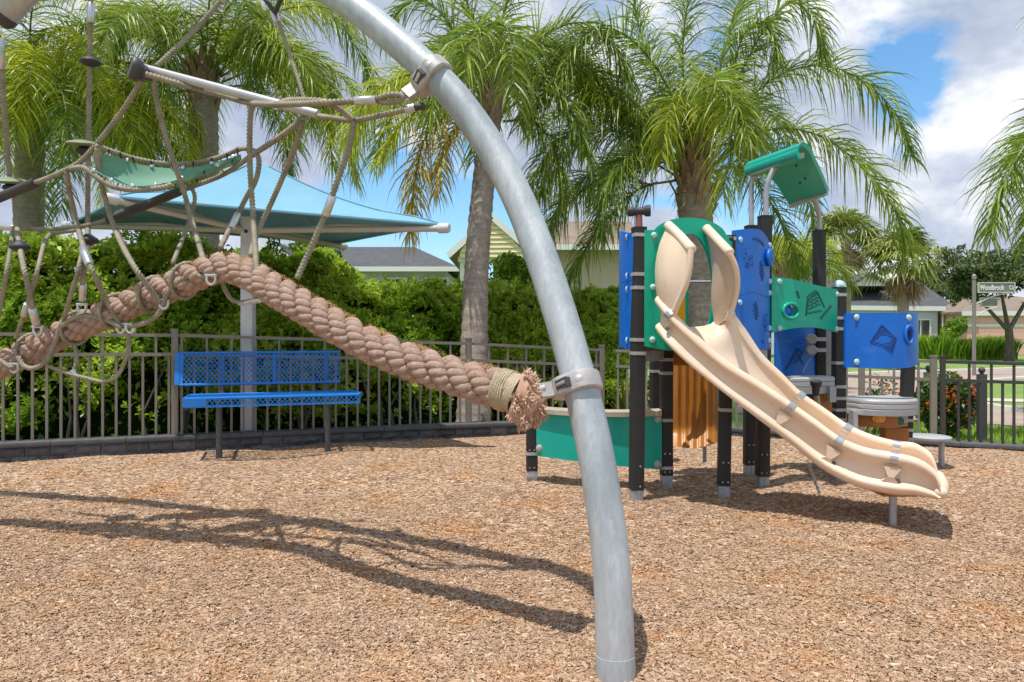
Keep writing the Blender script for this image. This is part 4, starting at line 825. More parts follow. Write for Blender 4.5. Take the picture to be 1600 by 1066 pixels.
for px, py, yb, d, lb in ((1451, 574, 600, 10.2, 'grey ball topped bollard behind the shrub by the fence post'), (1534, 577, 686, 7.75, 'dark ball topped bollard standing behind the gate pickets')):
    t = thing('bollard', lb, 'bollard', (W(px, 520, d).x, d, 0)); c = W(px, py + 8, d); w = 11 * d / F
    obj('post', MB().prism(rrect(w, w, .008), (c.x, d, -.02), c, up=(0, 1, 0)), M['fence'] if d > 9 else M['benchleg'], t); obj('ball', MB().lathe([(w * .3, 0), (w * .3, .01)] + [(w * .46 * math.sin(R(a)), .01 + w * .46 * (1 - math.cos(R(a)))) for a in range(20, 181, 20)], c, n=14), M['greyrubber'], t)
a = W(1520, 640, 9.4); t = thing('utility_box', 'low dark grey utility box behind the orange flowering shrub', 'utility box', (a.x, 9.5, 0)); zt = EYE - (598 - HY) * 9.4 / F
obj('body', MB().box((a.x - .2, 9.6, zt / 2 - .02), (.55, .4, zt)), M['utility'], t, 0); obj('lid', MB().box((a.x - .2, 9.6, zt), (.6, .45, .05)), M['utility'], t, 0)
# ================================================================== SHADE CANOPY
pd = 7.36; pc = W(388, 668, pd); t = thing('shade_canopy', 'light blue fabric shade canopy on a white post behind the hedge fence', 'shade canopy', (pc.x, pd, 0))
A_, B_, C_, D_, K_ = W(186, 306, 6.55), W(684, 349, 6.86), W(530, 378, 8.7), W(112, 346, 8.1), W(402, 251, 7.55)
def canopy_pt(e0, e1, u, v):   # u along the edge, v from edge (0) to peak (1); fabric sags between its corners
    p = e0.lerp(e1, u); p = p.lerp(K_, v); sag = 0.10 * math.sin(math.pi * u) * (1 - v) + 0.16 * math.sin(math.pi * v)
    inw = (K_ - e0.lerp(e1, .5)); inw.z = 0
    return p + Vector((0, 0, -sag * .6 * min(1, v * 4))) + inw.normalized() * 0.03 * math.sin(math.pi * u) * (1 - v)
m = MB()
for e0, e1 in ((A_, B_), (B_, C_), (C_, D_), (D_, A_)): m.grid([[canopy_pt(e0, e1, i / 16, j / 10) for i in range(17)] for j in range(11)])
fab = obj('fabric', m, M['canopy'], t, 30)
m = MB()
for e0, e1 in ((A_, B_), (B_, C_), (C_, D_), (D_, A_)): m.tube([canopy_pt(e0, e1, i / 16, 0) - Vector((0, 0, .012)) for i in range(17)], .016, 6)
obj('hem', m, M['canopy'], fab)
for e in (A_, B_, C_, D_):
    prev = None; m = MB(); e1 = {id(A_): B_, id(B_): C_, id(C_): D_, id(D_): A_}[id(e)]; m.tube([canopy_pt(e, e1, 0, j / 14) + Vector((0, 0, .006)) for j in range(14)], .007, 6); obj('seam', m, M['canopy'], fab)
obj('post', MB().prism(rrect(.125, .125, .012), (pc.x, pd, 0), (pc.x, pd, EYE + (HY - 340) * pd / F), up=(0, 1, 0)), M['paint'], t)
hub = Vector((pc.x, pd, EYE + (HY - 360) * pd / F))
for e in (A_, B_, C_, D_):
    o = (e - hub); q = hub + o * .03
    obj('arm', MB().tube([hub + Vector((0, 0, .0)), e + Vector((0, 0, -.05)) + o.normalized() * .02], .034, 10), M['beam'], t)
    obj('arm_cap', MB().lathe([(.04, 0), (.05, .015), (.05, .10), (.04, .12)], e + Vector((0, 0, -.05)), o, 12), M['paint'], t)
    obj('strut', MB().tube([hub + Vector((0, 0, -.03)), (hub + e) / 2 + Vector((0, 0, .02)), hub.lerp(e, .8) + Vector((0, 0, -.02))], .018, 8), M['beam'], t)
m = MB()
for k in range(4): m.lathe([(.02, 0), (.02, .012), (.011, .02)], hub + Vector((math.cos(k * 1.57) * .06, math.sin(k * 1.57) * .06, -.02)), (math.cos(k * 1.57), math.sin(k * 1.57), 0), 8)
obj('hub_bolts', m, M['rubber'], t)['kind'] = 'stuff'
# ================================================================== BENCH
bo = Vector((-2.85, 6.70, 0)); ex = Vector((0.955, 0.297, 0)); ey = Vector((-0.297, 0.955, 0)); ez = Vector((0, 0, 1))
def B(u, v, z): return bo + ex * u + ey * v + ez * z
t = thing('bench', 'blue mesh park bench on grey pedestal legs in front of the fence', 'bench', bo)
def rod(par, name, pts, r, mt, n=8): return obj(name, MB().tube(pts, r, n), mt, par)
def expanded(name, P00, P10, P01, nu, nv, par, bulge=None):
    """expanded metal sheet: staggered diamonds of flat strands"""
    m = MB(); P00, P10, P01 = Vector(P00), Vector(P10), Vector(P01); nrm = (P10 - P00).cross(P01 - P00).normalized()
    pt = lambda a, b: P00 + (P10 - P00) * a + (P01 - P00) * b
    for j in range(nv):
        for i in range(nu):
            u0 = (i + (0.5 if j % 2 else 0)) / nu; u1 = (i + 1) / nu + (0.5 / nu if j % 2 else 0); um = (u0 + u1) / 2
            b0, b1 = j / nv, (j + 1) / nv
            for p, q in (((u0, b0), (um, b1)), ((um, b1), (u1, b0))):
                if max(p[0], q[0]) > 1.001: continue
                m.bar(pt(*p), pt(*q), .0062, .006, up=nrm)
    return obj(name, m, M['bench'], par, 0)
SU0, SU1, BU0, BU1 = -0.22, 1.36, -0.33, 1.20
sv0, sv1 = -0.22, 0.18; zs = 0.595
sf = [B(SU0, sv0, zs - .05), B(SU0, sv0, zs - .005), B(SU0, sv1, zs + .0), B(SU1, sv1, zs), B(SU1, sv0, zs - .005), B(SU1, sv0, zs - .05)]
seat = rod(t, 'seat', [B(SU0, sv1, zs), B(SU0, sv0 + .02, zs), B(SU0 + .02, sv0, zs), B(SU1 - .02, sv0, zs), B(SU1, sv0 + .02, zs), B(SU1, sv1 - .02, zs), B(SU1 - .02, sv1, zs), B(SU0, sv1, zs)], .013, M['bench'])
o = expanded('mesh_panel', B(SU0, sv0, zs + .004), B(SU1, sv0, zs + .004), B(SU0, sv1, zs + .004), 36, 14, seat); o['kind'] = 'stuff'
o = expanded('mesh_lip', B(SU0, sv0 - .012, zs - .072), B(SU1, sv0 - .012, zs - .072), B(SU0, sv0 - .012, zs), 36, 3, seat); o['kind'] = 'stuff'
m = MB(); m.bar(B(SU0, sv0 - .012, zs - .076), B(SU1, sv0 - .012, zs - .076), .014, .014)
for u, s in ((SU0, 1), (SU1, -1)): m.prism([(-.21, -.04), (.2, -.04), (.2, .012), (-.21, .012)], B(u, -.02, zs - .02), B(u + s * .012, -.02, zs - .02), up=(0, 0, 1))
m.box(B(SU0 + .09, sv0 - .014, zs - .035), (.20, .012, .075), Matrix((ex, ey, ez)).transposed())
obj('seat_edge', m, M['bench'], seat, 0)
b0, b1 = (0.27, 0.69), (0.34, 1.0)   # (v, z) at the bottom and top of the backrest
c4 = [B(BU0, *b0), B(BU1, *b0), B(BU1, *b1), B(BU0, *b1)]
back = rod(t, 'backrest', [c4[0], c4[1], c4[2], c4[3], c4[0]], .013, M['bench'])
o = expanded('mesh_panel', c4[0], c4[1], c4[3], 36, 12, back); o['kind'] = 'stuff'
m = MB(); m.bar(c4[0].lerp(c4[3], .0) - ex * .004, c4[3] - ex * .004, .012, .075, up=ex)
obj('backrest_strap', m, M['bench'], back, 0)
for u in (0.06, 0.55, 1.06): obj('backrest_strap', MB().bar(B(u, b0[0] + .012, b0[1]), B(u, b1[0] + .012, b1[1]), .03, .01, up=ey), M['bench'], back, 0)
for u in (0.06, 1.06):
    lg = obj('leg', MB().tube([B(u, -.02, -.05), B(u, -.02, zs - .03)], .029, 14), M['benchleg'], t)
    obj('seat_bracket', MB().tube([B(u, -.19, zs - .055), B(u, .2, zs - .055)], .021, 8), M['benchleg'], lg)
    obj('back_bracket', MB().tube([B(u, .18, zs - .055), B(u, .25, zs - .02), B(u, .3, .72), B(u, .36, .98)], .019, 8), M['benchleg'], lg)
# ================================================================== PLAY TOWER
t = thing('play_tower', 'green and blue play tower with cream slide on black posts', 'play structure', (1.7, 5.5, 0))
TW = t
def post(px, yb, d, ytop, bands=(), w=0.086, rz=0.0, foot=True, dome=False, zb=None, lean=0.0):
    b = W(px, HY, d); b.z = 0; zt = EYE + (HY - ytop) * d / F; q = Matrix.Rotation(rz, 3, 'Z') @ Vector((0, 1, 0)); tp = Vector((b.x + lean, d, zt))
    z0 = 0.10 if foot else -.02
    at = lambda z: b.lerp(tp, z / zt)
    p = obj('post', MB().prism(rrect(w, w, .008), at(z0), tp, up=q), M['post'], t)
    for yy in bands:
        z = EYE + (HY - yy) * d / F; obj('band', MB().prism(rrect(w + .007, w + .007, .01), at(z - .012), at(z + .012), up=q), M['postband'], p)
    if foot:
        f = MB().prism(rrect(w * .92, w * .92, .006), at(-.05), at(z0), up=q)
        for s in (-1, 1): f.prism([(-.008, -.004), (.008, -.004), (.008, .004), (-.008, .004)], at(-.05) + Vector((s * w * .12, -w * .47, 0)), at(z0) + Vector((s * w * .12, -w * .47, 0)), up=q)
        obj('foot', f, M['foot'], p, 0)
        m = MB()
        for s in (-1, 1):
            for zz in (z0 + .03, z0 + .17): m.lathe([(.007, 0), (.006, .005)], at(zz) + Vector((s * w * .22, -w * .5, 0)), (0, -1, 0), 6)
        obj('screws', m, M['steel'], p)['kind'] = 'stuff'
    m = MB(); m.prism(rrect(w + .004, w + .004, .01), tp, tp + Vector((0, 0, .012)), up=q)
    if dome: m.lathe([(w * .6, .012), (w * .55, .03), (w * .35, .05), (w * .1, .058)], tp, n=14)
    obj('cap', m, M['bolt'] if dome else M['post'], p); return p, tp
PA, PAt = post(994, 787, 4.94, 358, (368, 429, 450, 531, 552), rz=.25, lean=.02)
PBp, PBt = post(1130, 780, 5.08, 371, (374, 640), rz=-.12, lean=.04)
post(1041, 762, 5.45, 520, (562, 583, 656, 730), rz=.1)
PD, PDt = post(1191, 764, 5.41, 340, (540, 612, 640), rz=.12, lean=.02)
PE, PEt = post(1171, 745, 5.87, 355, (), rz=.1, lean=.012)
PF, PFt = post(1280, 738, 6.15, 362, (531, 548), rz=0.05)
PG, PGt = post(1310, 750, 5.69, 449, (461, 497, 514, 567, 604, 622, 640, 655), rz=.05, dome=True, lean=.004)
PH, PHt = post(1412, 735, 5.75, 492, (656, 671, 685), rz=-.15, lean=.05)
post(831, 757, 5.62, 648, (708, 742), rz=.1)
post(1024, 748, 6.3, 520, (580,), rz=.1)
def ground_pt(px, d): p = W(px, HY, d); p.z = 0; return p
# panels: curved sheets between two posts, built from solid strips (lo, hi) per column so openings are real
def panel(name, p0, p1, bulge, parts, mt, th=0.02, par=None, nu=28):
    """p0,p1 plan points; parts = list of (u0,u1,lo(u),hi(u)) in metres height; bulge = sideways bow (towards -normal)"""
    p0, p1 = Vector((p0[0], p0[1], 0)), Vector((p1[0], p1[1], 0)); dr = (p1 - p0); nrm = Vector((dr.y, -dr.x, 0)).normalized()
    def S(u, z, off=0.0): return p0 + dr * u + nrm * (bulge * 4 * u * (1 - u) + off) + Vector((0, 0, z))
    m = MB()
    for u0, u1, lo, hi in parts:
        n = max(2, int(nu * (u1 - u0)) + 1); vs = []
        for i in range(n + 1):
            u = u0 + (u1 - u0) * i / n; a, b = lo(u), hi(u); vs += [S(u, a, 0), S(u, b, 0), S(u, a, -th), S(u, b, -th)]
        fs = []
        for i in range(n):
            k = 4 * i; fs += [(k, k + 4, k + 5, k + 1), (k + 2, k + 3, k + 7, k + 6), (k + 1, k + 5, k + 7, k + 3), (k, k + 2, k + 6, k + 4)]
        fs += [(0, 1, 3, 2), (4 * n, 4 * n + 2, 4 * n + 3, 4 * n + 1)]; m.add(vs, fs)
    return obj(name, m, mt, par or t, 30), S
def with_hole(lo, hi, uc, zc, ru, rz, n=1):
    """split a panel into strips round an elliptical opening"""
    f = lambda u: rz * math.sqrt(max(0.0, 1 - ((u - uc) / ru) ** 2))
    return [(0, uc - ru, lo, hi), (uc - ru, uc + ru, lo, lambda u: zc - f(u)), (uc - ru, uc + ru, lambda u: zc + f(u), hi), (uc + ru, 1, lo, hi)]
def bolts(par, S, pts, mt, r=.022):
    for u, z in pts: 
        a, b = S(u, z, 0.0), S(u, z, 0.02); obj('bolt', MB().lathe([(r, 0), (r, .006), (r * .8, .013), (r * .3, .017)], a, b - a, 14), mt, par, 60)
def strips(par, S, segs, mt, w=.008, off=.0, name='shade_and_line_strips'):  # raised strips; the darker ones put the shade of cut grooves into colour
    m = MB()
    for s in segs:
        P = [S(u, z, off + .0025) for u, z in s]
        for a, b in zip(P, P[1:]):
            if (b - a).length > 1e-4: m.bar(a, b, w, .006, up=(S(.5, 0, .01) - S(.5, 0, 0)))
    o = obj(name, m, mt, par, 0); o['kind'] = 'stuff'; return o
def zz(y, d): return EYE + (HY - y) * d / F
def ring_on(par, S, u, z, ru, rz_, mt, name='ring', r=.012, off=.006):
    n = 28; return obj(name, MB().tube([S(u + ru * math.cos(2 * math.pi * i / n), z + rz_ * math.sin(2 * math.pi * i / n), off) for i in range(n)], r, 8, closed=True), mt, par, 60)
# green arch panel A-B
pa, pb = ground_pt(1007, 4.90), ground_pt(1149, 5.04)
def arch_hi(u):
    c, w = .50, .40; x = (u - c) / w
    sh = zz(360, 4.92) + u * .01 if u < .5 else zz(369, 5.03)
    return max(sh, zz(369, 4.97) + .13 * math.sqrt(max(0, 1 - x * x))) if abs(x) < 1 else sh
def arch_lo(u): return zz(541, 4.9) - .035 * math.sin(math.pi * min(1, u * 1.2))
gp, GS = panel('arch_panel', pa, pb, 0, with_hole(arch_lo, arch_hi, .50, zz(455, 4.97), .25, .405), M['green'], .022, nu=60)
bolts(gp, GS, [(.10, zz(368, 4.92)), (.09, zz(449, 4.92)), (.085, zz(531, 4.92))], M['bolt'])
bolts(gp, GS, [(.955, zz(373, 5.03))], M['rubber'], .016)
# left blue bulging panels A-C (upper and lower)
q0, q1 = ground_pt(989, 4.93), ground_pt(1030, 5.5)
w1 = lambda u: zz(441, 5.2) + .012 * math.sin(u * 6)
p_, S_ = panel('blue_panel', q1, q0, .20, [(0, 1, lambda u: w1(u) + .0015, lambda u: zz(372, 5.2) - .07 * (2 * u - 1) ** 2 + .06)], M['blue'], .02)
bolts(p_, S_, [(.93, zz(370, 4.97)), (.93, zz(431, 4.97))], M['boltblue'], .024)
p_, S_ = panel('blue_panel', q1, q0, .20, [(0, 1, lambda u: zz(545, 5.05) + .03 * (1 - u), lambda u: w1(u) - .0015)], M['blue'], .02)
bolts(p_, S_, [(.93, zz(452, 4.97)), (.93, zz(532, 4.97))], M['boltblue'], .024)
# right tall blue panels B-D
q0, q1 = ground_pt(1147, 5.05), ground_pt(1203, 5.36)
w2 = lambda u: zz(466, 5.1) + u * .05 + .025 * math.sin(u * 5.5)
def fan_grooves(S, u, z, su, sz, n=7, tilt=.35):
    out = []
    for i in range(n):
        a = i / (n - 1); L = .35 + .65 * a; y = z - sz / 2 + sz * a
        out.append([(u - su * .5 * L + su * .1 * k / 6 * 6 * 1.0 * (k / 6), y + sz * .10 * math.sin(k * 1.7) * .4 + tilt * sz * .25 * (k / 6 - .5)) for k in range(0)] or [(u + su * L * (k / 6 - .5), y + tilt * sz * .5 * (k / 6) ** 2 + .006 * (k % 2)) for k in range(7)])
    return out
p_, S_ = panel('blue_panel', q0, q1, .05, [(0, 1, lambda u: w2(u) + .0015, lambda u: zz(366, 5.1) + .045 * math.sin(math.pi * min(1, .15 + u * .7)) - .14 * max(0, u - .55))], M['blue'], .02, nu=30)
bolts(p_, S_, [(.10, zz(375, 5.07)), (.94, zz(384, 5.35)), (.94, zz(440, 5.35))], M['boltblue'])
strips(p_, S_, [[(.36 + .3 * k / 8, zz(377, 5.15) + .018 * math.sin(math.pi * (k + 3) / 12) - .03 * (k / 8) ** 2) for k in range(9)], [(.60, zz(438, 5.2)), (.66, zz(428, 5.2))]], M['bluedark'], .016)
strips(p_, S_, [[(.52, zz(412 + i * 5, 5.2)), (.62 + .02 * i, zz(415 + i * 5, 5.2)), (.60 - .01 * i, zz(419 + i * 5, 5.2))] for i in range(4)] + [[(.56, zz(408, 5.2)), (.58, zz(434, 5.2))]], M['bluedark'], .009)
m = MB()
for i in range(22): a = S_(.27 + rnd.uniform(-.09, .09), zz(405 + rnd.uniform(-15, 15), 5.15), .0); m.lathe([(.007, 0), (.006, .004)], a, S_(.27, 2, .1) - S_(.27, 2, 0), 8)
o = obj('dimple', m, M['bluedark'], p_); o['kind'] = 'stuff'
ring_on(p_, S_, .84, zz(403, 5.3), .10, .052, M['blue'], 'viewing_bubble', .018, .02)
obj('bubble_lens', MB().lathe([(.05, 0), (.045, .02), (.02, .033)], S_(.84, zz(403, 5.3), .005), S_(.84, 1, .1) - S_(.84, 1, 0), 16), M['blue'], p_, 60)
p_, S_ = panel('blue_panel', q0, q1, .05, [(0, 1, lambda u: zz(546, 5.25) + .25 * max(0, .45 - u) ** 1.2, lambda u: w2(u) - .0015)], M['blue'], .02, nu=30)
bolts(p_, S_, [(.09, zz(473, 5.07)), (.93, zz(458, 5.35)), (.93, zz(513, 5.35)), (.90, zz(532, 5.35))], M['boltblue'])
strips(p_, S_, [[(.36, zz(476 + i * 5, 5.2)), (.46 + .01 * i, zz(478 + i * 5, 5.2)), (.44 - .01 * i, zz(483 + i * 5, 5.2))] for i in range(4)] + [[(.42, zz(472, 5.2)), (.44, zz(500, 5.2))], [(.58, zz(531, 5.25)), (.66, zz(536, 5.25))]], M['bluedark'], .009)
m = MB()
for i in range(18): a = S_(.72 + rnd.uniform(-.09, .09), zz(503 + rnd.uniform(-14, 14), 5.25), .0); m.lathe([(.007, 0), (.006, .004)], a, S_(.27, 2, .1) - S_(.27, 2, 0), 8)
o = obj('dimple', m, M['bluedark'], p_); o['kind'] = 'stuff'
# green balcony panel D-G
q0, q1 = ground_pt(1206, 5.36), ground_pt(1312, 5.66)
ghi = lambda u: zz(433, 5.36) + (zz(452, 5.66) - zz(433, 5.36)) * (3 * u * u - 2 * u ** 3)
glo = lambda u: zz(520, 5.36) + .045 * math.sin(math.pi * u) - .005 * u
p_, S_ = panel('green_panel', q0, q1, .02, with_hole(glo, ghi, .245, zz(486, 5.43), .085, .046), M['green'], .022, nu=50)
bolts(p_, S_, [(.095, zz(440, 5.36)), (.095, zz(513, 5.36)), (.945, zz(460, 5.64)), (.945, zz(514, 5.64))], M['bolt'])
ring_on(p_, S_, .245, zz(486, 5.43), .105, .057, M['green'], 'viewing_bubble', .013, .004)
obj('bubble_lens', MB().lathe([(.052, 0), (.045, .012), (.0, .02)], S_(.245, zz(486, 5.43), -.03), S_(.24, 1, .1) - S_(.24, 1, 0), 18), M['blue'], p_, 60)
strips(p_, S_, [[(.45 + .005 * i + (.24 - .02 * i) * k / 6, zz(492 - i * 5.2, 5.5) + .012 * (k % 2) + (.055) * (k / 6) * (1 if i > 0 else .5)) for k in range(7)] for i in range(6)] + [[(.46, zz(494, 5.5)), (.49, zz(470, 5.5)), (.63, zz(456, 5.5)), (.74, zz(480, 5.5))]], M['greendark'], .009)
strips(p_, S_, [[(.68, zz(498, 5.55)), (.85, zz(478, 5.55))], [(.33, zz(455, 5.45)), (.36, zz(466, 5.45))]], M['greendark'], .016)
# blue climbing wall behind, E-F side
q0, q1 = ground_pt(1212, 5.95), ground_pt(1274, 6.12)
w3 = lambda u: zz(535, 6) - .03 * u + .02 * math.sin(u * 5)
p_, S_ = panel('blue_panel', q0, q1, .03, [(0, 1, lambda u: w3(u) + .001, lambda u: zz(505, 6))], M['blue'], .02)
p_, S_ = panel('blue_panel', q0, q1, .03, [(0, 1, lambda u: zz(588, 6), lambda u: w3(u) - .001)], M['blue'], .02)
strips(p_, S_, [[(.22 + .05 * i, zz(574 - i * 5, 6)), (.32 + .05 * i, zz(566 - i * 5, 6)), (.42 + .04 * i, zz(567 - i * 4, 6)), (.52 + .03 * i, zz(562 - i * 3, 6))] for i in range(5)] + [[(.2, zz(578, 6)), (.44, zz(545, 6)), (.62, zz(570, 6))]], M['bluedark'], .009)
strips(p_, S_, [[(.60, zz(582, 6)), (.82, zz(560, 6))]], M['boltblue'], .009)
for yy in (530, 547):
    a = W(1268, yy, 5.95); obj('clamp_knob', MB().lathe([(.02, 0), (.04, .012), (.045, .03), (.045, .055), (.035, .07)], a + Vector((0, .03, 0)), (-.15, -1, 0), 16), M['knob'], TW, 50)
    obj('clamp_bar', MB().bar(W(1268, yy, 5.97), W(1288, yy, 6.06), .03, .03), M['postband'], TW, 0)
obj('ladder_rail', MB().prism(rrect(.06, .05, .01), W(1293, 735, 6.25), W(1293, 505, 6.25), up=(0, 1, 0)), M['postband'], TW)
# curved blue panel G-H
q0, q1 = ground_pt(1321, 5.62), ground_pt(1434, 5.80)
bhi = lambda u: zz(489, 5.55); blo = lambda u: zz(575, 5.55) + .11 * max(0, u - .45) ** 2 * 2.2
p_, S_ = panel('blue_panel', q0, q1, .22, with_hole(blo, bhi, .58, zz(523, 5.42), .05, .058), M['blue'], .022, nu=60)
bolts(p_, S_, [(.075, zz(496, 5.55)), (.075, zz(566, 5.55)), (.57, zz(496, 5.4))], M['bolt'], .026)
ring_on(p_, S_, .58, zz(523, 5.42), .062, .070, M['blue'], 'viewing_bubble', .013, .004)
def on(px, py): return (px - 1322) / 156.0 + .01, zz(py, 5.45)
strips(p_, S_, [[on(1349 + 2.2 * i, 534 - 4.3 * i), on(1383 - 3.4 * i, 530 - 4.0 * i)] for i in range(6)] + [[on(1353 + 5 * i, 537 + 2.6 * i), on(1382 - 1.2 * i, 531 + 3.6 * i)] for i in range(5)] + [[on(1348, 535), on(1362, 508), on(1384, 529), on(1377, 551), on(1348, 535)]], M['bluedark'], .009)
# counters (shelves) with grooved edges
def counter(px0, px1, ytop, d0, d1, bulge, th, label):
    a, b = ground_pt(px0, d0), ground_pt(px1, d1); zt = zz(ytop, (d0 + d1) / 2); dr = b - a; nrm = Vector((dr.y, -dr.x, 0)).normalized(); n = 20; m = MB()
    prof = [(0, 0), (.012, -.012), (.012, -.03), (.004, -.036), (.012, -.042), (.012, -.07), (.004, -.076), (.012, -.082), (.008, -th), (-.03, -th)]
    rows = []
    for i in range(n + 1):
        u = i / n; p = a + dr * u + nrm * bulge * math.sqrt(max(0, 1 - (2 * u - 1) ** 2)) * (1 if bulge else 0); rows.append([p + nrm * (o + .0) + Vector((0, 0, zt + z)) for o, z in prof])
    m.grid(rows); top = [r[0] for r in rows]; bk = [a - nrm * .16 + Vector((0, 0, zt)), b - nrm * .16 + Vector((0, 0, zt))]
    m.add(top + [bk[1], bk[0]], [tuple(range(len(top) + 2))]); bot = [r[-1] for r in rows]; m.add(bot + [bk[1] - ez * th, bk[0] - ez * th], [tuple(reversed(range(len(bot) + 2)))])
    m.add([top[0], rows[0][-1], bk[0] - ez * th, bk[0]], [(0, 1, 2, 3)]); m.add([top[-1], rows[-1][-1], bk[1] - ez * th, bk[1]], [(3, 2, 1, 0)])
    return obj('counter', m, M['grey'], TW, 35), a, b, nrm, zt
cn, a, b, nrm, zt = counter(1322, 1424, 621, 5.66, 5.72, .24, .125, '')
pn, S_ = panel('counter_panel', a + ex * 0, b, .15, [(0.02, .85, lambda u: zz(668, 5.55), lambda u: zt - .12)], M['brownorange'], .02)
m = MB(); m.lathe([(.03, 0), (.03, .008)], S_(.30, zz(655, 5.5), .001), nrm, 14); m.lathe([(.03, 0), (.03, .008)], S_(.37, zz(655, 5.5), .001), nrm, 14); m.box(S_(.335, zz(655, 5.5), .004), (.05, .012, .06), Matrix((dr_ := (b - a).normalized(), nrm, ez)).transposed())
obj('slot', m, M['yellow'], pn, 0)
m = MB(); m.lathe([(.03, 0), (.03, .006)], S_(.66, zz(660, 5.5), .001), nrm, 14); obj('round_recess', m, M['greendark'], pn)
m = MB(); m.lathe([(.028, 0), (.028, .006)], S_(.64, zz(643, 5.5), .03), nrm, 14); m.lathe([(.02, 0), (.02, .006)], S_(.9, zz(643, 5.5), .03), nrm, 14); obj('bolt', m, M['knob'], pn)
obj('pedestal', MB().prism(rrect(.20, .10, .02), W(1397, 740, 5.7), W(1397, 668, 5.7), up=(0, 1, 0)), M['brownorange'], pn)
obj('counter_bracket', MB().box(W(1333, 655, 5.6), (.035, .09, .14)), M['grey'], TW, 0); obj('counter_bracket', MB().box(W(1409, 648, 5.62), (.05, .09, .12)), M['grey'], TW, 0)
cn, a, b, nrm, zt = counter(1226, 1303, 589, 5.50, 5.60, .05, .13, '')
pn, S_ = panel('counter_panel', a, b, .03, [(.55, .95, lambda u: zz(668, 5.6), lambda u: zt - .13)], M['brownorange'], .02)
strips(pn, S_, [[(.78, zz(610, 5.55)), (.78, zz(622, 5.55))], [(.84, zz(612, 5.55)), (.84, zz(624, 5.55))]], M['yellow'], .006)
obj('under_panel', MB().box(W(1262, 622, 5.75), (.16, .02, .10)), M['blue'], TW, 0); obj('counter_bracket', MB().box(W(1299, 616, 5.52), (.05, .06, .12)), M['grey'], TW, 0)
lv = obj('lever', MB().tube([W(*q) for q in spline([(1281, 640, 5.40), (1278, 622, 5.36), (1275, 606, 5.34), (1275, 600, 5.34)], 5)], .011, 8), M['knob'], TW)
obj('lever_grip', MB().lathe([(.02, -.08), (.026, -.05), (.03, -.01), (.042, .0), (.042, .03), (.02, .04)], W(1275, 602, 5.33), (0, -.1, 1), 14), M['rubber'], lv, 60)
# teal low counter between left post and centre post
q0, q1 = ground_pt(838, 5.56), ground_pt(1034, 5.38)
tl, S_ = panel('teal_panel', q0, q1, .16, [(0, 1, lambda u: zz(712, 5.56) + (zz(733, 5.40) - zz(712, 5.56)) * u + .02 * math.sin(math.pi * u), lambda u: zz(646, 5.47))], M['teal'], .02)
bolts(tl, S_, [(.03, zz(702, 5.5)), (.965, zz(655, 5.35)), (.965, zz(726, 5.35))], M['knob'], .03)
m = MB(); rows = []
for i in range(21):
    u = i / 20; rows.append([S_(u, zz(647, 5.45), .045), S_(u, zz(640, 5.45), .045), S_(u, zz(640, 5.45), -.16), S_(u, zz(647, 5.45), -.16)])
m.grid(rows, closed_v=True); m.add(rows[0], [(0, 1, 2, 3)]); m.add(rows[-1], [(3, 2, 1, 0)]); obj('counter_top', m, M['plank'], TW, 30)
# decks under the arch
m = MB(); 
for i in range(7):
    f0, f1 = i / 7, (i + .93) / 7; a, b, c, d = ground_pt(1000, 4.97), ground_pt(1140, 5.10), ground_pt(1192, 5.75), ground_pt(1046, 5.65)
    pl = MB(); l0, l1, r0, r1 = a.lerp(d, f0), a.lerp(d, f1), b.lerp(c, f0), b.lerp(c, f1); vs = [p + ez * z for p in (l0, r0, r1, l1) for z in (1.07, 1.11)]
    pl.add(vs, [(0, 2, 3, 1), (2, 4, 5, 3), (4, 6, 7, 5), (6, 0, 1, 7), (1, 3, 5, 7), (0, 6, 4, 2)]); obj('deck_board', pl, M['deck'], TW, 0)
m = MB(); m.bar(ground_pt(1003, 5.0) + ez * 1.03, ground_pt(1050, 5.7) + ez * 1.03, .05, .08); m.bar(ground_pt(1140, 5.1) + ez * 1.03, ground_pt(1200, 5.42) + ez * 1.03, .05, .08); obj('deck_beam', m, M['foot'], TW, 0)
m = MB(); p0, p1 = ground_pt(1052, 5.55), ground_pt(1080, 5.55); m.box(((p0.x + p1.x) / 2, 5.55, zz(557, 5.55)), (p1.x - p0.x, .03, .14)); obj('orange_apron', m, M['orange'], TW, 0)
obj('grab_bar', MB().tube([W(1068, 441, 5.6), W(1116, 441, 5.6)], .014, 10), M['steel'], TW)
pq, S_ = panel('rear_panel', ground_pt(1052, 5.72), ground_pt(1071, 5.74), 0, [(0, 1, lambda u: 1.08, lambda u: zz(455, 5.7) - .02 * u)], M['yellow'], .02)
pq, S_ = panel('rear_panel', ground_pt(1071.5, 5.74), ground_pt(1076, 5.75), 0, [(0, 1, lambda u: 1.08, lambda u: zz(425, 5.7))], M['green'], .02)
# orange ribbed climbing sheet below
rows = []; n = 40
for j in range(22):
    v = j / 21; y = 552 + (696 - 552) * v; d = 5.95
    row = []
    for i in range(n + 1):
        u = i / n; px = 1050 + 72 * u - (6 * v if u < .1 else 0); dd = d + .014 * math.sin(u * 38) * (.35 + .65 * math.sin(math.pi * min(1, v * .9 + .1))) + .10 * (max(0, u - .75) / .25) ** 2 - .12 * max(0, v - .85) / .15
        yy = y - 5 * u + 7 * (1 if v > .9 else 0) * math.sin(math.pi * u) * (v - .9) * 10
        row.append(W(px, yy, dd))
    rows.append(row)
m = MB().grid(rows); m.grid([[p + Vector((0, .03, 0)) for p in reversed(r)] for r in rows]); last = rows[-1]; m.grid([last, [p + Vector((0, .03, 0)) for p in last]]); os_ = obj('ribbed_slide', m, M['orange'], TW, 60)
obj('slide_support', MB().tube([W(1101, 722, 6.1), W(1101, 690, 6.1)], .017, 8), M['foot'], os_)
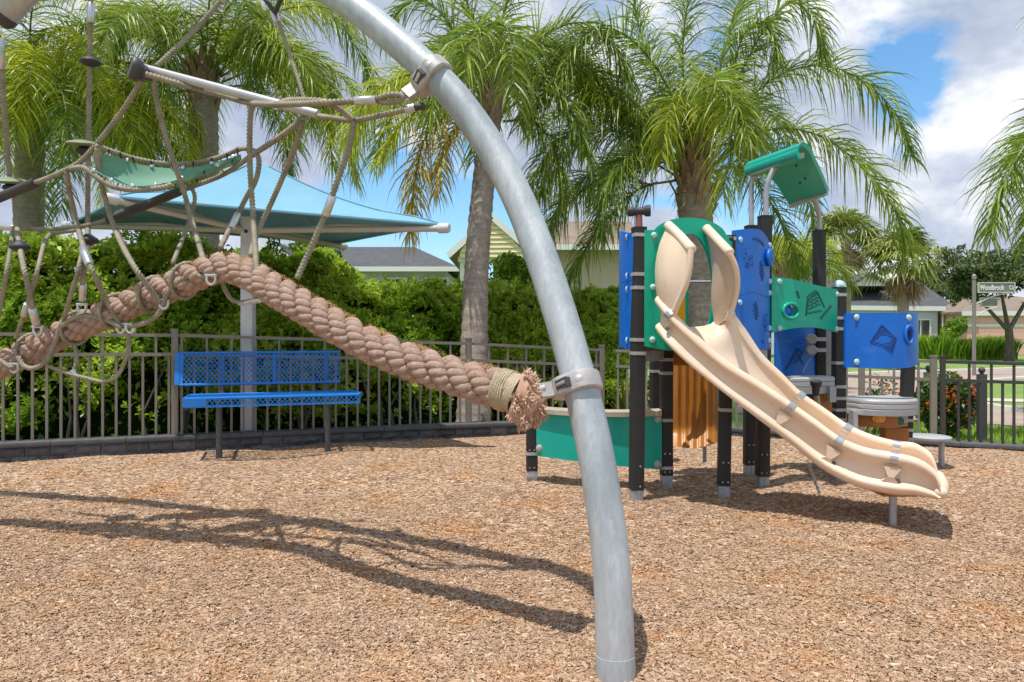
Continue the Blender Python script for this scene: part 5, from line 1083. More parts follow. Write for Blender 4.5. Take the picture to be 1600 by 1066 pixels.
# roof
L0 = spline([(1180, 272, 5.87), (1168, 267, 5.87), (1165, 259, 5.88), (1172, 252, 5.9), (1190, 258, 5.92), (1212, 279, 5.97), (1226, 300, 6.1), (1237, 318, 6.25)], 4)
R0 = spline([(1253, 243, 4.92), (1248, 237, 4.92), (1249, 227, 4.92), (1256, 222, 4.94), (1266, 230, 5.0), (1275, 249, 5.12), (1286, 272, 5.4), (1295, 296, 5.68)], 4)
m = MB(); nU = 8
up_ = [[W(*(a * (1 - k / nU) + b * (k / nU))) for k in range(nU + 1)] for a, b in zip(L0, R0)]
lo_ = [[p + Vector((-.012, 0, -.03)) for p in r] for r in up_]
m.grid(up_); m.grid([list(reversed(r)) for r in lo_]); m.grid([up_[0], lo_[0]]); m.grid([lo_[-1], up_[-1]]); m.grid([[r[0] for r in lo_], [r[0] for r in up_]]); m.grid([[r[-1] for r in up_], [r[-1] for r in lo_]])
rf = obj('roof', m, M['teal'], TW, 50)
m = MB(); m.bar(W(1174, 272, 5.85), W(1252, 243, 4.98), .045, .035); obj('roof_beam', m, M['postband'], rf, 0)
m = MB(); m.bar(W(1236, 322, 6.22), W(1291, 301, 5.72), .045, .035); obj('roof_beam', m, M['postband'], rf, 0)
m = MB()
for q in ((1247, 240, 5.0), (1244, 255, 5.3), (1258, 275, 5.5), (1250, 282, 5.6)): m.lathe([(.012, 0), (.01, .008)], W(*q) + Vector((0, 0, -.02)), (-.4, -.6, -.5), 8)
obj('roof_screws', m, M['greendark'], rf)['kind'] = 'stuff'
for pts in ([(1174, 357, 5.87), (1174, 300, 5.87), (1176, 282, 5.86), (1186, 271, 5.8)], [(1197, 340, 5.41), (1197, 305, 5.41), (1200, 285, 5.40), (1207, 268, 5.40), (1213, 259, 5.40)], [(1281, 364, 6.15), (1280, 340, 6.13), (1277, 322, 6.08), (1272, 303, 6.0)]):
    obj('roof_tube', MB().tube(wpath(pts, 6), .021, 10), M['tube'], TW, 60)
# telescope toy on the front post
tp = PAt
ts = obj('scope_stem', MB().lathe([(.032, 0), (.026, .02), (.022, .10)], tp, n=12), M['redstub'], TW)
obj('scope', MB().lathe([(.03, -.08), (.034, -.075), (.034, -.04), (.028, -.03), (.028, .03), (.04, .045), (.042, .075), (.036, .08)], tp + ez * .125, (1, -.15, .03), 16), M['rubber'], ts, 50)
# slide
ST = [  # near rim px,py,d   far rim px,py,d   depth of the trough
 ((1030, 470, 4.84), (1124, 468, 4.97), .235), ((1048, 492, 4.70), (1140, 491, 4.86), .225), ((1080, 524, 4.63), (1163, 522, 4.90), .215), ((1130, 568, 4.58), (1190, 560, 4.93), .20),
 ((1185, 603, 4.54), (1222, 591, 4.94), .23), ((1235, 636, 4.5), (1250, 618.5, 4.92), .25), ((1275, 664, 4.43), (1288, 645, 4.85), .265), ((1311, 690, 4.35), (1324, 670, 4.77), .24),
 ((1350, 707, 4.28), (1362, 687, 4.70), .23), ((1397, 716, 4.2), (1401, 697, 4.62), .225), ((1431, 724, 4.15), (1428, 700, 4.57), .20), ((1458, 740, 4.12), (1451, 713, 4.53), .155), ((1466, 754, 4.10), (1460, 726, 4.50), .105), ((1470, 768, 4.10), (1466, 744, 4.48), .034)]
RN, RF_, RD = spline([s[0] for s in ST], 8), spline([s[1] for s in ST], 8), spline([(s[2],) for s in ST], 8)
rr_ = .034
def slide_prof(w, h):
    k = h / .25
    half = [(w / 2, -h - .008), (w * .36, -h - .012), (w * .2, -h - .012), (.05, -h - .006), (.0, -h + .010 * k), (-.026, -h + .028 * k), (-.036, -h + .052 * k), (-.032, -h + .072 * k), (-.012, -h + .086 * k), (.004, -h + .094 * k), (.008, -h + .11 * k), (.008, -.06 * k), (-.008, -.04 * k)]
    half += [(rr_ * math.cos(R(a)), rr_ * math.sin(R(a))) for a in (215, 190, 165, 140, 115, 90, 65, 40, 15, -10, -35)]
    half += [(.012, -.05 * k), (.014, -.10 * k), (.03, -.145 * k), (.07, -.18 * k), (.13, -.195 * k), (w / 2, -.20 * k)]
    return half + [(w - x, y) for x, y in reversed(half[1:-1])]
rows = []; NP = []; FP = []
for a, b, h in zip(RN, RF_, RD):
    p, q = W(*a), W(*b); w = (q - p).length; x = (q - p) / w; NP.append(p); FP.append(q)
    v = Vector((0, 0, 1)); v = (v - x * v.dot(x)).normalized(); rows.append([p + x * o[0] + v * o[1] for o in slide_prof(w, h[0])])
m = MB().grid(rows, closed_v=True); n = len(rows[0]); m.add(rows[-1], [tuple(range(n))])
m.tube([NP[-1], NP[-1].lerp(FP[-1], .25) + Vector((.012, 0, -.012)), NP[-1].lerp(FP[-1], .5) + Vector((.016, 0, -.016)), NP[-1].lerp(FP[-1], .75) + Vector((.012, 0, -.012)), FP[-1]], [.034, .037, .038, .037, .034], 14)
for q in (NP[-1], FP[-1]): m.lathe([(.036 * math.cos(R(a)), .036 * math.sin(R(a))) for a in range(-85, 86, 17)], q + Vector((.002, 0, -.006)), (0, 1, 0), 16)
SL = obj('slide', m, M['slide'], TW, 75)
# rim clamps, gussets and the foot post
def band_on(path, i, mt, r=rr_ + .003, wd=2.0):
    c, tn = path[i], (path[i + 1] - path[i - 1]).normalized(); m = MB(); m.tube([c - tn * .022, c + tn * .022], r, 18); return obj('rim_clamp', m, mt, SL)
for i in (8, 40, 56, 72): band_on(NP, i, M['steel']); band_on(FP, i, M['steel'])
for i in (40, 56, 72):
    a, b = rows[i], rows[i]; c = NP[i]; tn = (NP[i + 1] - NP[i - 1]).normalized(); x = (FP[i] - NP[i]).normalized(); h = RD[i][0]
    out = -x; s = tn * .055; zz_ = Vector((0, 0, 1)); zz_ = (zz_ - x * zz_.dot(x) - tn * zz_.dot(tn)).normalized()
    top = c - zz_ * .052; mid = c - zz_ * (h * .5); bot = c - zz_ * (h - .09 * h / .25)
    m = MB(); base = x * .01; o1, o2, o3 = out * .020, out * .022, out * .014
    m.add([top - s * .9 + base, top + s * .9 + base, mid - s * .25 + base, mid + s * .25 + base, bot - s + base, bot + s + base, top - s * .85 + o1, top + s * .85 + o1, mid - s * .3 + o2, mid + s * .3 + o2, bot - s * .8 + o3, bot + s * .8 + o3],
          [(6, 8, 9, 7), (8, 10, 11, 9), (0, 6, 7, 1), (4, 5, 11, 10), (0, 2, 8, 6), (2, 4, 10, 8), (1, 7, 9, 3), (3, 9, 11, 5)])
    gs = obj('gusset', m, M['slide'], SL, 0)
    m = MB(); m.lathe([(.012, 0), (.012, .012), (.006, .014)], mid + tn * .04 - zz_ * .015 + out * .0, out, 10); obj('gusset_bolt', m, M['deck'], SL)
m = MB(); m.lathe([(.013, 0), (.013, .04), (.008, .042)], W(1043, 513, 4.72), (-.3, -1, 0), 10); obj('gusset_bolt', m, M['deck'], SL)
fp = W(1395, 776, 4.30); obj('slide_support', MB().tube([Vector((fp.x, fp.y, -.05)), fp + ez * .03], .022, 14), M['foot'], SL)
obj('support_plate', MB().box(fp + Vector((0.02, .1, .02)), (.2, .3, .02)), M['brownorange'], SL, 0)
# entry wings with handle bars
def wing(back, front, handle, name='entry_wing'):
    bk, fr = wpath(back, 6), wpath(front, 6); n = min(len(bk), len(fr)); bk, fr = resample(bk, .02), resample(fr, .02); n = 24
    bk = [Vector(np.array([np.interp(i / n, np.linspace(0, 1, len(bk)), [p[k] for p in bk]) for k in range(3)])) for i in range(n + 1)]; fr = [Vector(np.array([np.interp(i / n, np.linspace(0, 1, len(fr)), [p[k] for p in fr]) for k in range(3)])) for i in range(n + 1)]
    m = MB(); L = [[b.lerp(f, j / 6) + Vector((-.035 * math.sin(math.pi * j / 6) * math.sin(math.pi * i / n), 0, 0)) for j in range(7)] for i, (b, f) in enumerate(zip(bk, fr))]; off = Vector((-.022, -.004, 0)); L2 = [[p + off for p in r] for r in L]
    m.grid(L); m.grid([list(reversed(r)) for r in L2]); m.grid([[r[0] for r in L], [r[0] for r in L2]]); m.grid([[r[0] for r in [L[0]]] * 1 + [], []]) if False else None
    wg = obj(name, m, M['slide'], TW, 60)
    obj('wing_edge', MB().tube([p + off * .5 for p in fr], .021, 12), M['slide'], wg, 60)
    h = wpath(handle, 6); e0, e1 = h[0] - (h[1] - h[0]).normalized() * .012, h[-1] + (h[-1] - h[-2]).normalized() * .012
    obj('handle_bar', MB().tube([e0] + h + [e1], [.016] + [.033] * len(h) + [.016], 14), M['slide'], wg, 60)
wing([(1046, 356, 4.89), (1034, 385, 4.89), (1028, 425, 4.89), (1032, 470, 4.88), (1040, 495, 4.85)], [(1082, 390, 4.56), (1080, 415, 4.56), (1074, 445, 4.58), (1062, 473, 4.64), (1052, 500, 4.70)], [(1044, 352, 4.89), (1062, 369, 4.74), (1081, 390, 4.56)])
wing([(1105, 358, 4.98), (1113, 385, 4.98), (1117, 425, 4.98), (1116, 470, 4.97), (1122, 512, 4.94)], [(1142, 396, 4.66), (1152, 420, 4.68), (1154, 447, 4.72), (1149, 472, 4.79), (1139, 500, 4.86)], [(1104, 357, 4.98), (1121, 375, 4.84), (1140, 395, 4.66)])
# chain hanging under the slide
m = MB()
for i in range(13):
    f = i / 12; c = W(1263 + 17 * f, 724 + 46 * f, 4.95); tn = Vector((.10, 0, -.3)).normalized(); sd = Vector((0, 1, 0)) if i % 2 else tn.cross(Vector((0, 1, 0))); m.tube([c + tn * .019 * math.cos(a) + sd * .009 * math.sin(a) for a in np.linspace(0, 2 * math.pi, 10)[:-1]], .0032, 5, closed=True)
obj('chain', m, M['steel'], TW)
# stool
c = W(1450, 681, 6.2); t2 = thing('stool', 'round grey stool seat on a steel leg beside the play tower counter', 'stool', (c.x, c.y, 0))
obj('seat', MB().lathe([(.0, -.03), (.15, -.03), (.18, -.02), (.182, -.005), (.175, .0), (.0, .004)], c, n=28), M['grey'], t2, 40)
lgp = W(1471, 692, 6.2); obj('leg', MB().tube([Vector((lgp.x, lgp.y, -.05)), lgp], .024, 12), M['foot'], t2)
# ================================================================== ARCH
AP = [(962, 1100, 2.42), (962, 1066, 2.44), (960, 980, 2.46), (955, 880, 2.50), (944, 790, 2.55), (927, 690, 2.62), (905, 597, 2.70), (878, 500, 2.79), (845, 400, 2.89), (807, 305, 2.99), (760, 220, 3.06), (700, 140, 3.12), (616, 62, 3.20), (530, -4, 3.30), (400, -78, 3.46), (250, -125, 3.68), (60, -140, 3.95), (-150, -110, 4.3), (-380, -20, 4.7), (-560, 120, 5.0)]
AQ = resample([W(*p) for p in spline(AP, 12)], .04)
t = thing('climbing_arch', 'tall curved galvanised steel pipe arch in the foreground', 'climbing frame', (AQ[1].x, AQ[1].y, 0)); AR = t
pipe = obj('pipe', MB().tube(AQ, .0675, 36), M['galv'], t, 60)
i0 = 4; obj('sleeve', MB().tube(AQ[0:5], .0695, 36), M['galv'], t, 50)
def near_i(px, py): return min(range(len(AQ)), key=lambda i: (AQ[i].x * F / AQ[i].y + CX - px) ** 2 + (HY - (AQ[i].z - EYE) * F / AQ[i].y - py) ** 2)
def collar(px, py, lug_dir, tilt=0.0):
    i = near_i(px, py); c = AQ[i]; ax = (AQ[i + 1] - AQ[i - 1]).normalized(); lg = Vector(lug_dir); lg = (lg - ax * lg.dot(ax)).normalized(); sd = ax.cross(lg)
    m = MB(); n = 40; P = []
    # cast two-half collar: thicker towards the lug and the clamping ears
    prof = [(-.036, .0), (-.036, .7), (-.031, .97), (-.024, 1.0), (.024, 1.0), (.031, .97), (.036, .7), (.036, .0)]
    for k in range(n):
        a = 2 * math.pi * k / n; ear = math.exp(-((abs(math.sin(a)) - 1) / .12) ** 2) * .012 + math.exp(-((math.cos(a) - 1) / .25) ** 2) * .028; th = .017 + ear
        dv = lg * math.cos(a) + sd * math.sin(a); P.append([c + ax * h + dv * (.0672 + th * f) for h, f in prof])
    P.append(P[0]); m.grid(P); cl = obj('clamp', m, M['cast'], AR, 35)
    # recessed bolt pockets on the face and the parting line
    for s in (-1, 1):
        for base_a in (0.55, -0.55):
            a = base_a + (math.pi if s < 0 else 0); a = s * .62; dv = lg * math.cos(a) + sd * math.sin(a); p = c + dv * .094
            break
        mm = MB(); tg = -lg * math.sin(a) + sd * math.cos(a)
        mm.box(p + tg * .0, (.055, .03, .036), Matrix((tg, dv, ax)).transposed()); obj('bolt_pocket', mm, M['greyrubber'], cl, 0)
        obj('clamp_bolt', MB().tube([p - tg * .022 + dv * .012, p + tg * .022 + dv * .012], .0085, 8), M['steel'], cl)
        a2 = s * 1.35; dv2 = lg * math.cos(a2) + sd * math.sin(a2); obj('round_boss', MB().lathe([(.018, 0), (.018, .006), (.012, .010)], c + dv2 * .086, dv2, 16), M['cast'], cl)
    obj('lug', MB().bar(c + lg * .09, c + lg * .165, .034, .056, up=ax), M['cast'], cl, 0)
    e = c + lg * .165; ring = [e + lg * .022 * math.cos(q) + ax * .022 * math.sin(q) for q in np.linspace(0, 2 * math.pi, 17)[:-1]]; obj('eye_ring', MB().tube(ring, .0065, 8, closed=True), M['steel'], cl)
    return c, lg, e
c1, l1, e1 = collar(670, 122, (-1, -.12, -.25)); c2, l2, e2 = collar(908, 597, (-1, -.18, -.12))
# second pipe end that dips into the top left corner
P2_ = resample([W(*p) for p in spline([(150, -120, 3.95), (90, -64, 3.92), (40, -20, 3.9), (4, 18, 3.9)], 8)], .05)
t3 = thing('steel_pipe', 'dull steel pipe end with dark cap in the top left corner', 'pipe', P2_[-1])
obj('pipe', MB().tube(P2_, .085, 28), M['cast'], t3, 60); dv = (P2_[-1] - P2_[-2]).normalized(); obj('end_cap', MB().lathe([(.088, 0), (.088, .03), (.07, .06), (.03, .07)], P2_[-1], dv, 22), M['greyrubber'], t3, 50)
# ================================================================== THICK ROPE
RP = [(812, 618, 2.68), (794, 611, 2.70), (738, 597, 2.78), (700, 585, 2.84), (625, 560, 2.95), (550, 525, 3.07), (475, 481, 3.20), (419, 448, 3.33), (390, 430, 3.43), (352, 418, 3.52), (322, 425, 3.58), (295, 437, 3.62), (267, 449, 3.67), (225, 466, 3.74), (183, 485, 3.80), (141, 503, 3.87), (98, 523, 3.95), (56, 544, 4.02), (0, 572, 4.1), (-70, 607, 4.2), (-160, 655, 4.32)]
RQ = resample([W(*p) for p in spline(RP, 12)], .0085)
t = thing('thick_rope', 'thick brown cable laid climbing rope sagging across the frame', 'rope', RQ[0]); TR = t
nn = len(RQ); T = [(RQ[min(i + 1, nn - 1)] - RQ[max(i - 1, 0)]).normalized() for i in range(nn)]
U = [Vector((0, 0, 1)) - T[0] * T[0].z]; U[0].normalize()
for i in range(1, nn):
    u = T[i - 1].rotation_difference(T[i]) @ U[-1]; U.append((u - T[i] * u.dot(T[i])).normalized())
NS, NY, PITCH, P2T = 3, 3, .325, .108; R1, RS, RY = .0405, .0205, .0195
s_len = np.r_[0, np.cumsum([(RQ[i + 1] - RQ[i]).length for i in range(nn - 1)])]
for k in range(NS):
    C_ = []
    for i in range(nn):
        a = 2 * math.pi * (k / NS + s_len[i] / PITCH); C_.append(RQ[i] + (U[i] * math.cos(a) + T[i].cross(U[i]) * math.sin(a)) * R1)
    TT = [(C_[min(i + 1, nn - 1)] - C_[max(i - 1, 0)]).normalized() for i in range(nn)]
    UU = [(U[i] - TT[i] * U[i].dot(TT[i])).normalized() for i in range(nn)]
    ln = np.r_[0, np.cumsum([(C_[i + 1] - C_[i]).length for i in range(nn - 1)])]
    m = MB()
    for y in range(NY):
        P = []; rad = []
        for i in range(nn):
            b = 2 * math.pi * (y / NY - ln[i] / P2T) + k; P.append(C_[i] + (UU[i] * math.cos(b) + TT[i].cross(UU[i]) * math.sin(b)) * RS); rad.append(RY * (1 + .10 * mnoise.noise((P[-1].x * 22, P[-1].y * 22, P[-1].z * 22)) + .07 * mnoise.noise((P[-1].x * 75, P[-1].y * 75, P[-1].z * 75))))
        m.tube(P, rad, 8, caps=False)
    obj('strand', m, M['bigrope'], t, 180)
# loose worn fibres standing on the upper side of the rope
nf = 36000; idx = NR.integers(10, nn - 2, nf); w_ = np.where(idx < nn * .55, 1.0, .35); pat = np.array([mnoise.noise((s_len[i] * 9, 0, 4)) for i in idx]); idx = idx[NR.random(nf) < w_ * np.clip(.45 + pat * 1.6, .05, 1)]; nf = len(idx); V = np.zeros((nf, 3, 3)); 
for j, i in enumerate(idx):
    a = NR.normal(0.35, .75) if NR.random() < .6 else NR.uniform(-3.14, 3.14); upv = (Vector((0, 0, 1)) - T[i] * T[i].z).normalized(); sd = T[i].cross(upv)
    dv = upv * math.cos(a) + sd * math.sin(a) * 1.0; o = RQ[i] + dv * (.076 + NR.normal(0, .004)); q = Vector(NR.normal(0, 1, 3)); L = NR.uniform(.003, .0115)
    tip = o + (dv * .8 + q * .55).normalized() * L; w = q.cross(dv).normalized() * .0012; V[j] = [o - w, o + w, tip]
o = obj('worn_fibre', np_mesh('worn_fibre', V.reshape(-1, 3), np.arange(nf * 3).reshape(nf, 3), np.repeat(NR.random(nf), 3)), M['fuzz'], t, 0); o['kind'] = 'stuff'
# whipping turns near the end
m = MB(); n_t = 12; P = []
for i in range(n_t * 18):
    a = 2 * math.pi * i / 18; s_ = .012 + .072 * i / (n_t * 18); j = int(np.searchsorted(s_len, s_)); j = min(j, nn - 1); r_ = .079 + .003 * mnoise.noise((i * .13, 2, 2)) - .008 * (s_ < .03)
    P.append(RQ[j] + (U[j] * math.cos(a) + T[j].cross(U[j]) * math.sin(a)) * r_)
m.tube(P, .0042, 5); obj('whipping', m, M['whip'], t)
rows = []
for j in range(0, 13):
    i = int(np.searchsorted(s_len, .004 + .086 * j / 12)); rows.append([RQ[i] + (U[i] * math.cos(a) + T[i].cross(U[i]) * math.sin(a)) * (.077 + .006 * mnoise.noise((a * 2, j, 1))) for a in np.linspace(0, 2 * math.pi, 33)[:-1]])
obj('whipping_sleeve', MB().grid(rows, closed_v=True), M['whip'], t, 80)
# frayed end: a ragged tuft of short twisted yarn ends
endc = W(834, 625, 2.66); dn = Vector((.55, -.05, -.62)).normalized(); m = MB()
rowsE = []
for j in range(15):
    f = j / 14; c = W(805 + 42 * f, 612 + 26 * f, 2.66); r_ = .080 * math.sqrt(max(0, math.sin(math.pi * (.28 + .72 * f)))) 
    rowsE.append([c + (Vector((.35, 0, .94)) * math.cos(a) * 1.05 + Vector((0, -1, 0)) * math.sin(a)) * r_ * (1 + .45 * mnoise.noise((a * 1.3 + 5, f * 3, 2))) - ez * .03 * f for a in np.linspace(0, 2 * math.pi, 29)[:-1]])
m.grid(rowsE, closed_v=True); core = obj('frayed_end', m, M['fray'], t, 80)
yv = MB()
for i in range(2300):
    r0 = rowsE[NR.integers(1, 15)]; p = r0[NR.integers(0, 28)]; c = sum(r0, Vector((0, 0, 0))) / 28; dv = (p - c).normalized(); q = Vector(NR.normal(0, 1, 3)); cl_ = mnoise.noise((p.x * 26, p.y * 26, p.z * 26)); d1 = (dv * .8 + q * .75 + Vector((.35, 0, -.3))).normalized()
    if cl_ < -.12 and rnd.random() < .85: continue
    p = p + dv * .022 * cl_; L = rnd.choice((.007, .010, .014, .02)) * rnd.uniform(.7, 1.3)
    yv.tube([p - dv * .008, p + d1 * L * .5, p + (d1 + Vector((0, 0, -.15))).normalized() * L], [.0036, rnd.uniform(.002, .0052), .001], 5, a=min(1, max(0, .55 + cl_ * .9 + rnd.uniform(-.3, .3))))
for i in range(60):   # tail hanging below
    p = W(830 + rnd.gauss(0, 11), 645 + rnd.uniform(-20, 12), 2.66 + rnd.gauss(0, .03)); d1 = Vector((rnd.gauss(0, .5), rnd.gauss(0, .5), -1)).normalized(); yv.tube([p, p + d1 * .02, p + d1 * .04], [.004, .006, .0025], 4, a=rnd.random())
o = obj('frayed_yarn', yv, M['fray'], core, 0); o['kind'] = 'stuff'
obj('end_shackle', MB().tube([W(840, 610, 2.66), W(850, 606, 2.66), e2 - l2 * .02], .012, 8), M['steel'], t)
# cord bindings round the thick rope
def binding(i, r=.0075, turns=1, skew=.05, mt='rope'):
    P = []
    for a in np.linspace(0, 2 * math.pi * turns, 20 * turns):
        j = max(0, min(nn - 1, i + int(skew / .0085 * math.sin(a * .5)))); P.append(RQ[j] + (U[j] * math.cos(a) + T[j].cross(U[j]) * math.sin(a)) * .083)
    return P
# ================================================================== CLIMBING NET
t = thing('climbing_net', 'web of grey cords with green panel, discs and ferrules hanging from the arch', 'climbing net', W(300, 300, 3.3)); NT = t
def ss(x): x = max(0.0, min(1.0, x)); return x * x * (3 - 2 * x)
def NW(px, py, d): return W(px, py, d + .62 * ss((500 - px) / 170) * ss((435 - py) / 120))
def cord(pts, r=.0133, per=10):
    P = resample([NW(*p) for p in spline(pts, per)], .008)
    return obj('cord', MB().tube(P, r, 12, twist=.075, lobes=4, depth=.19), M['rope'], NT, 180)
def ferrule(p, q, r=.0185, mt='steel', name='ferrule'):
    a, b = NW(*p), NW(*q); return obj(name, MB().tube([a, a.lerp(b, .04), a.lerp(b, .96), b], [r * .8, r, r, r * .8], 14), M[mt], NT, 50)
def disc(p, r, h, mt, tilt=(0, 0, 1), name='disc'):
    return obj(name, MB().lathe([(.016, h * 1.5), (r * .45, h * 1.15), (r * .85, h * .55), (r, .0), (r * .97, -h * .35), (r * .55, -h * .9), (.016, -h * 1.2)], NW(*p), tilt, 28), M[mt], NT, 60)
def shackle(p, d=(0, 0, -1)):
    c = NW(*p); m = MB(); m.tube([c + Vector((.022 * math.sin(a), 0, -.028 * math.cos(a))) for a in np.linspace(-2.4, 2.4, 14)], .0075, 8); m.tube([c + Vector((-.03, 0, .018)), c + Vector((.03, 0, .018))], .008, 8); return obj('shackle', m, M['steel'], NT)
# hanging lines with discs
cord([(142, -30, 3.3), (142, 10, 3.3), (140, 95, 3.35), (139, 160, 3.4), (138, 228, 3.45)]); ferrule((142, 5, 3.3), (142, 36, 3.3), .021)
disc((141, 97, 3.34), .055, .020, 'rubber'); disc((130, 224, 3.42), .092, .016, 'pad', (.05, -.2, 1), 'step_disc'); disc((131, 236, 3.42), .045, .02, 'rubber')
cord([(138, 228, 3.45), (137, 300, 3.55), (137, 372, 3.65), (131, 420, 3.7), (128, 458, 3.76)]); disc((138, 376, 3.62), .055, .024, 'rubber'); ferrule((130, 444, 3.74), (128.5, 470, 3.77), .019); shackle((128, 481, 3.78))
cord([(2, 60, 3.2), (5, 150, 3.3), (14, 268, 3.45), (22, 310, 3.52), (31, 384, 3.64), (45, 455, 3.74), (54, 496, 3.8)]); ferrule((1, 60, 3.2), (2, 108, 3.24), .02); disc((16, 283, 3.45), .092, .016, 'pad', (.05, -.2, 1), 'step_disc'); disc((17, 294, 3.45), .045, .02, 'rubber'); disc((31, 386, 3.64), .052, .024, 'rubber'); ferrule((50, 482, 3.78), (57, 508, 3.81), .02); shackle((59, 516, 3.82))
# upper tube, cap and long lines
ta, tb = NW(222, 106, 3.02), NW(497, 179, 3.35); obj('spreader_tube', MB().tube([ta, tb], .0225, 18), M['tube'], NT, 50)
obj('tube_cap', MB().lathe([(.034, -.07), (.036, -.02), (.05, -.005), (.058, .01), (.058, .03), (.053, .036), (.0, .038)], NW(216, 109, 2.98), (ta - tb).normalized() + Vector((-.2, -1.1, 0)), 26), M['greyrubber'], NT, 40)
cord([(352, -6, 3.28), (300, 52, 3.2), (245, 104, 3.1)]); ferrule((358, -14, 3.3), (346, 3, 3.28), .021)
cord([(222, 125, 3.02), (190, 175, 3.08), (150, 226, 3.14), (128, 250, 3.17), (108, 263, 3.2), (80, 276, 3.23), (54, 286, 3.26)])
obj('sheath', MB().tube([NW(56, 285, 3.26), NW(30, 296, 3.29), NW(-30, 321, 3.36)], .027, 14), M['sheath'], NT, 60)
cord([(228, 116, 2.9), (290, 134, 2.94), (350, 150, 2.98), (400, 162, 3.03), (470, 162, 3.07), (560, 158, 3.10)], .0135); ferrule((553, 158, 3.1), (588, 156, 3.1), .0195)
lp = [(588, 155, 3.09), (605, 149, 3.08), (622, 148, 3.07), (630, 152, 3.07), (622, 158, 3.08), (605, 160, 3.09), (588, 157, 3.1)]
cord(lp, .0125); cord([(430, 164, 3.07), (455, 157, 3.08), (500, 158, 3.1), (524, 167, 3.12), (543, 181, 3.15), (553, 188, 3.16)])
cord([(497, 181, 3.34), (525, 185, 3.25), (552, 188, 3.17), (590, 181, 3.14), (640, 170, 3.1)], .012); ferrule((632, 172, 3.1), (648, 168, 3.1), .019); ferrule((648, 168, 3.1), (664, 166, 3.1), .016, 'sheath', 'clevis')
cord([(412, -6, 3.35), (430, 22, 3.36), (455, 90, 3.36), (476, 156, 3.36)], .0095); ferrule((428, 20, 3.35), (434, 36, 3.35), .02); ferrule((440, -4, 3.3), (430, 20, 3.33), .012, 'sheath', 'clevis'); ferrule((412, -4, 3.3), (430, 20, 3.33), .012, 'sheath', 'clevis')
# edge lines of the green panel
cord([(476, 184, 3.35), (440, 212, 3.4), (398, 240, 3.45), (350, 272, 3.5), (300, 292, 3.5), (278, 300, 3.5)])
obj('sheath', MB().tube([NW(281, 299, 3.5), NW(225, 322, 3.52), NW(212, 326, 3.52), NW(166, 344, 3.55)], .026, 14), M['sheath'], NT, 60)
cord([(168, 343, 3.55), (145, 350, 3.58), (110, 356, 3.62), (60, 358, 3.66), (20, 356, 3.7), (-40, 352, 3.76)], .012); ferrule((22, 356, 3.7), (-30, 353, 3.75), .019)
te = [(150, 228, 3.12), (175, 237, 3.2), (210, 248, 3.3), (260, 256, 3.38), (310, 254, 3.42), (350, 243, 3.45), (378, 232, 3.47), (398, 236, 3.47)]
be = [(108, 264, 3.2), (130, 262, 3.14), (150, 276, 3.12), (178, 292, 3.12), (215, 297, 3.15), (255, 293, 3.2), (268, 288, 3.22)]
cord(te); cord(be)
tp_, bt_ = spline([(158, 240, 3.14), (185, 246, 3.22), (215, 256, 3.3), (262, 263, 3.37), (310, 260, 3.41), (350, 250, 3.44), (376, 241, 3.46)], 6), spline([(135, 259, 3.13), (160, 274, 3.12), (190, 288, 3.13), (225, 291, 3.17), (262, 285, 3.24), (310, 270, 3.32), (374, 246, 3.44)], 6)
m = MB(); m.grid([[NW(*(a * (1 - k / 6) + b * (k / 6))) + Vector((0, .03 * math.sin(math.pi * k / 6), -.03 * math.sin(math.pi * k / 6))) for k in range(7)] for a, b in zip(tp_, bt_)])
mb = obj('membrane', m, M['membrane'], NT, 180)
for i in range(3, 36, 6):
    for pth, oth in ((tp_, te), (bt_, be)): obj('grommet', MB().lathe([(.011, 0), (.011, .006), (.004, .008)], NW(*pth[i]) + Vector((0, -.003, 0)), (0, -1, .3), 10), M['steel'], mb)
ln_ = MB()
for i in range(3, 37, 4):
    a = NW(*tp_[i]); ln_.tube([a, a + Vector((0, -.01, .03))], .005, 6); b = NW(*bt_[i]); ln_.tube([b, b + Vector((.0, -.01, -.022))], .005, 6)
obj('lacing', ln_, M['rubber'], mb)['kind'] = 'stuff'
# drop lines from the net to the thick rope
cord([(240, 122, 3.02), (246, 165, 3.08), (262, 225, 3.17), (284, 290, 3.28), (300, 345, 3.38), (318, 405, 3.47), (328, 434, 3.49)])
cord([(392, 163, 3.06), (390, 210, 3.12), (391, 270, 3.2), (396, 340, 3.27), (400, 400, 3.33), (403, 452, 3.31)])
cord([(396, 236, 3.45), (404, 246, 3.45), (404, 262, 3.45), (398, 285, 3.47), (385, 308, 3.5), (366, 345, 3.54), (344, 388, 3.58)]); ferrule((372, 334, 3.52), (361, 357, 3.55), .0195)
cord([(473, 190, 3.35), (460, 232, 3.38), (440, 280, 3.4), (420, 325, 3.42), (402, 365, 3.44), (392, 400, 3.47)])
cord([(553, 190, 3.16), (545, 230, 3.2), (528, 280, 3.23), (510, 330, 3.26), (490, 378, 3.28), (464, 436, 3.26)]); ferrule((520, 306, 3.25), (508, 338, 3.26), .0195)
cord([(152, 232, 3.12), (154, 262, 3.16), (164, 310, 3.25), (185, 370, 3.4), (215, 425, 3.53), (250, 474, 3.62)]); shackle((256, 474, 3.62))
cord([(104, 268, 3.2), (108, 300, 3.28), (122, 355, 3.45), (132, 390, 3.54), (145, 425, 3.63), (165, 467, 3.72), (188, 508, 3.76)]); ferrule((129, 387, 3.52), (140, 414, 3.6), .0215); shackle((189, 512, 3.76))
cord([(288, 284, 3.5), (297, 291, 3.5), (304, 305, 3.5), (302, 325, 3.52), (290, 362, 3.58), (270, 412, 3.68)], .011)
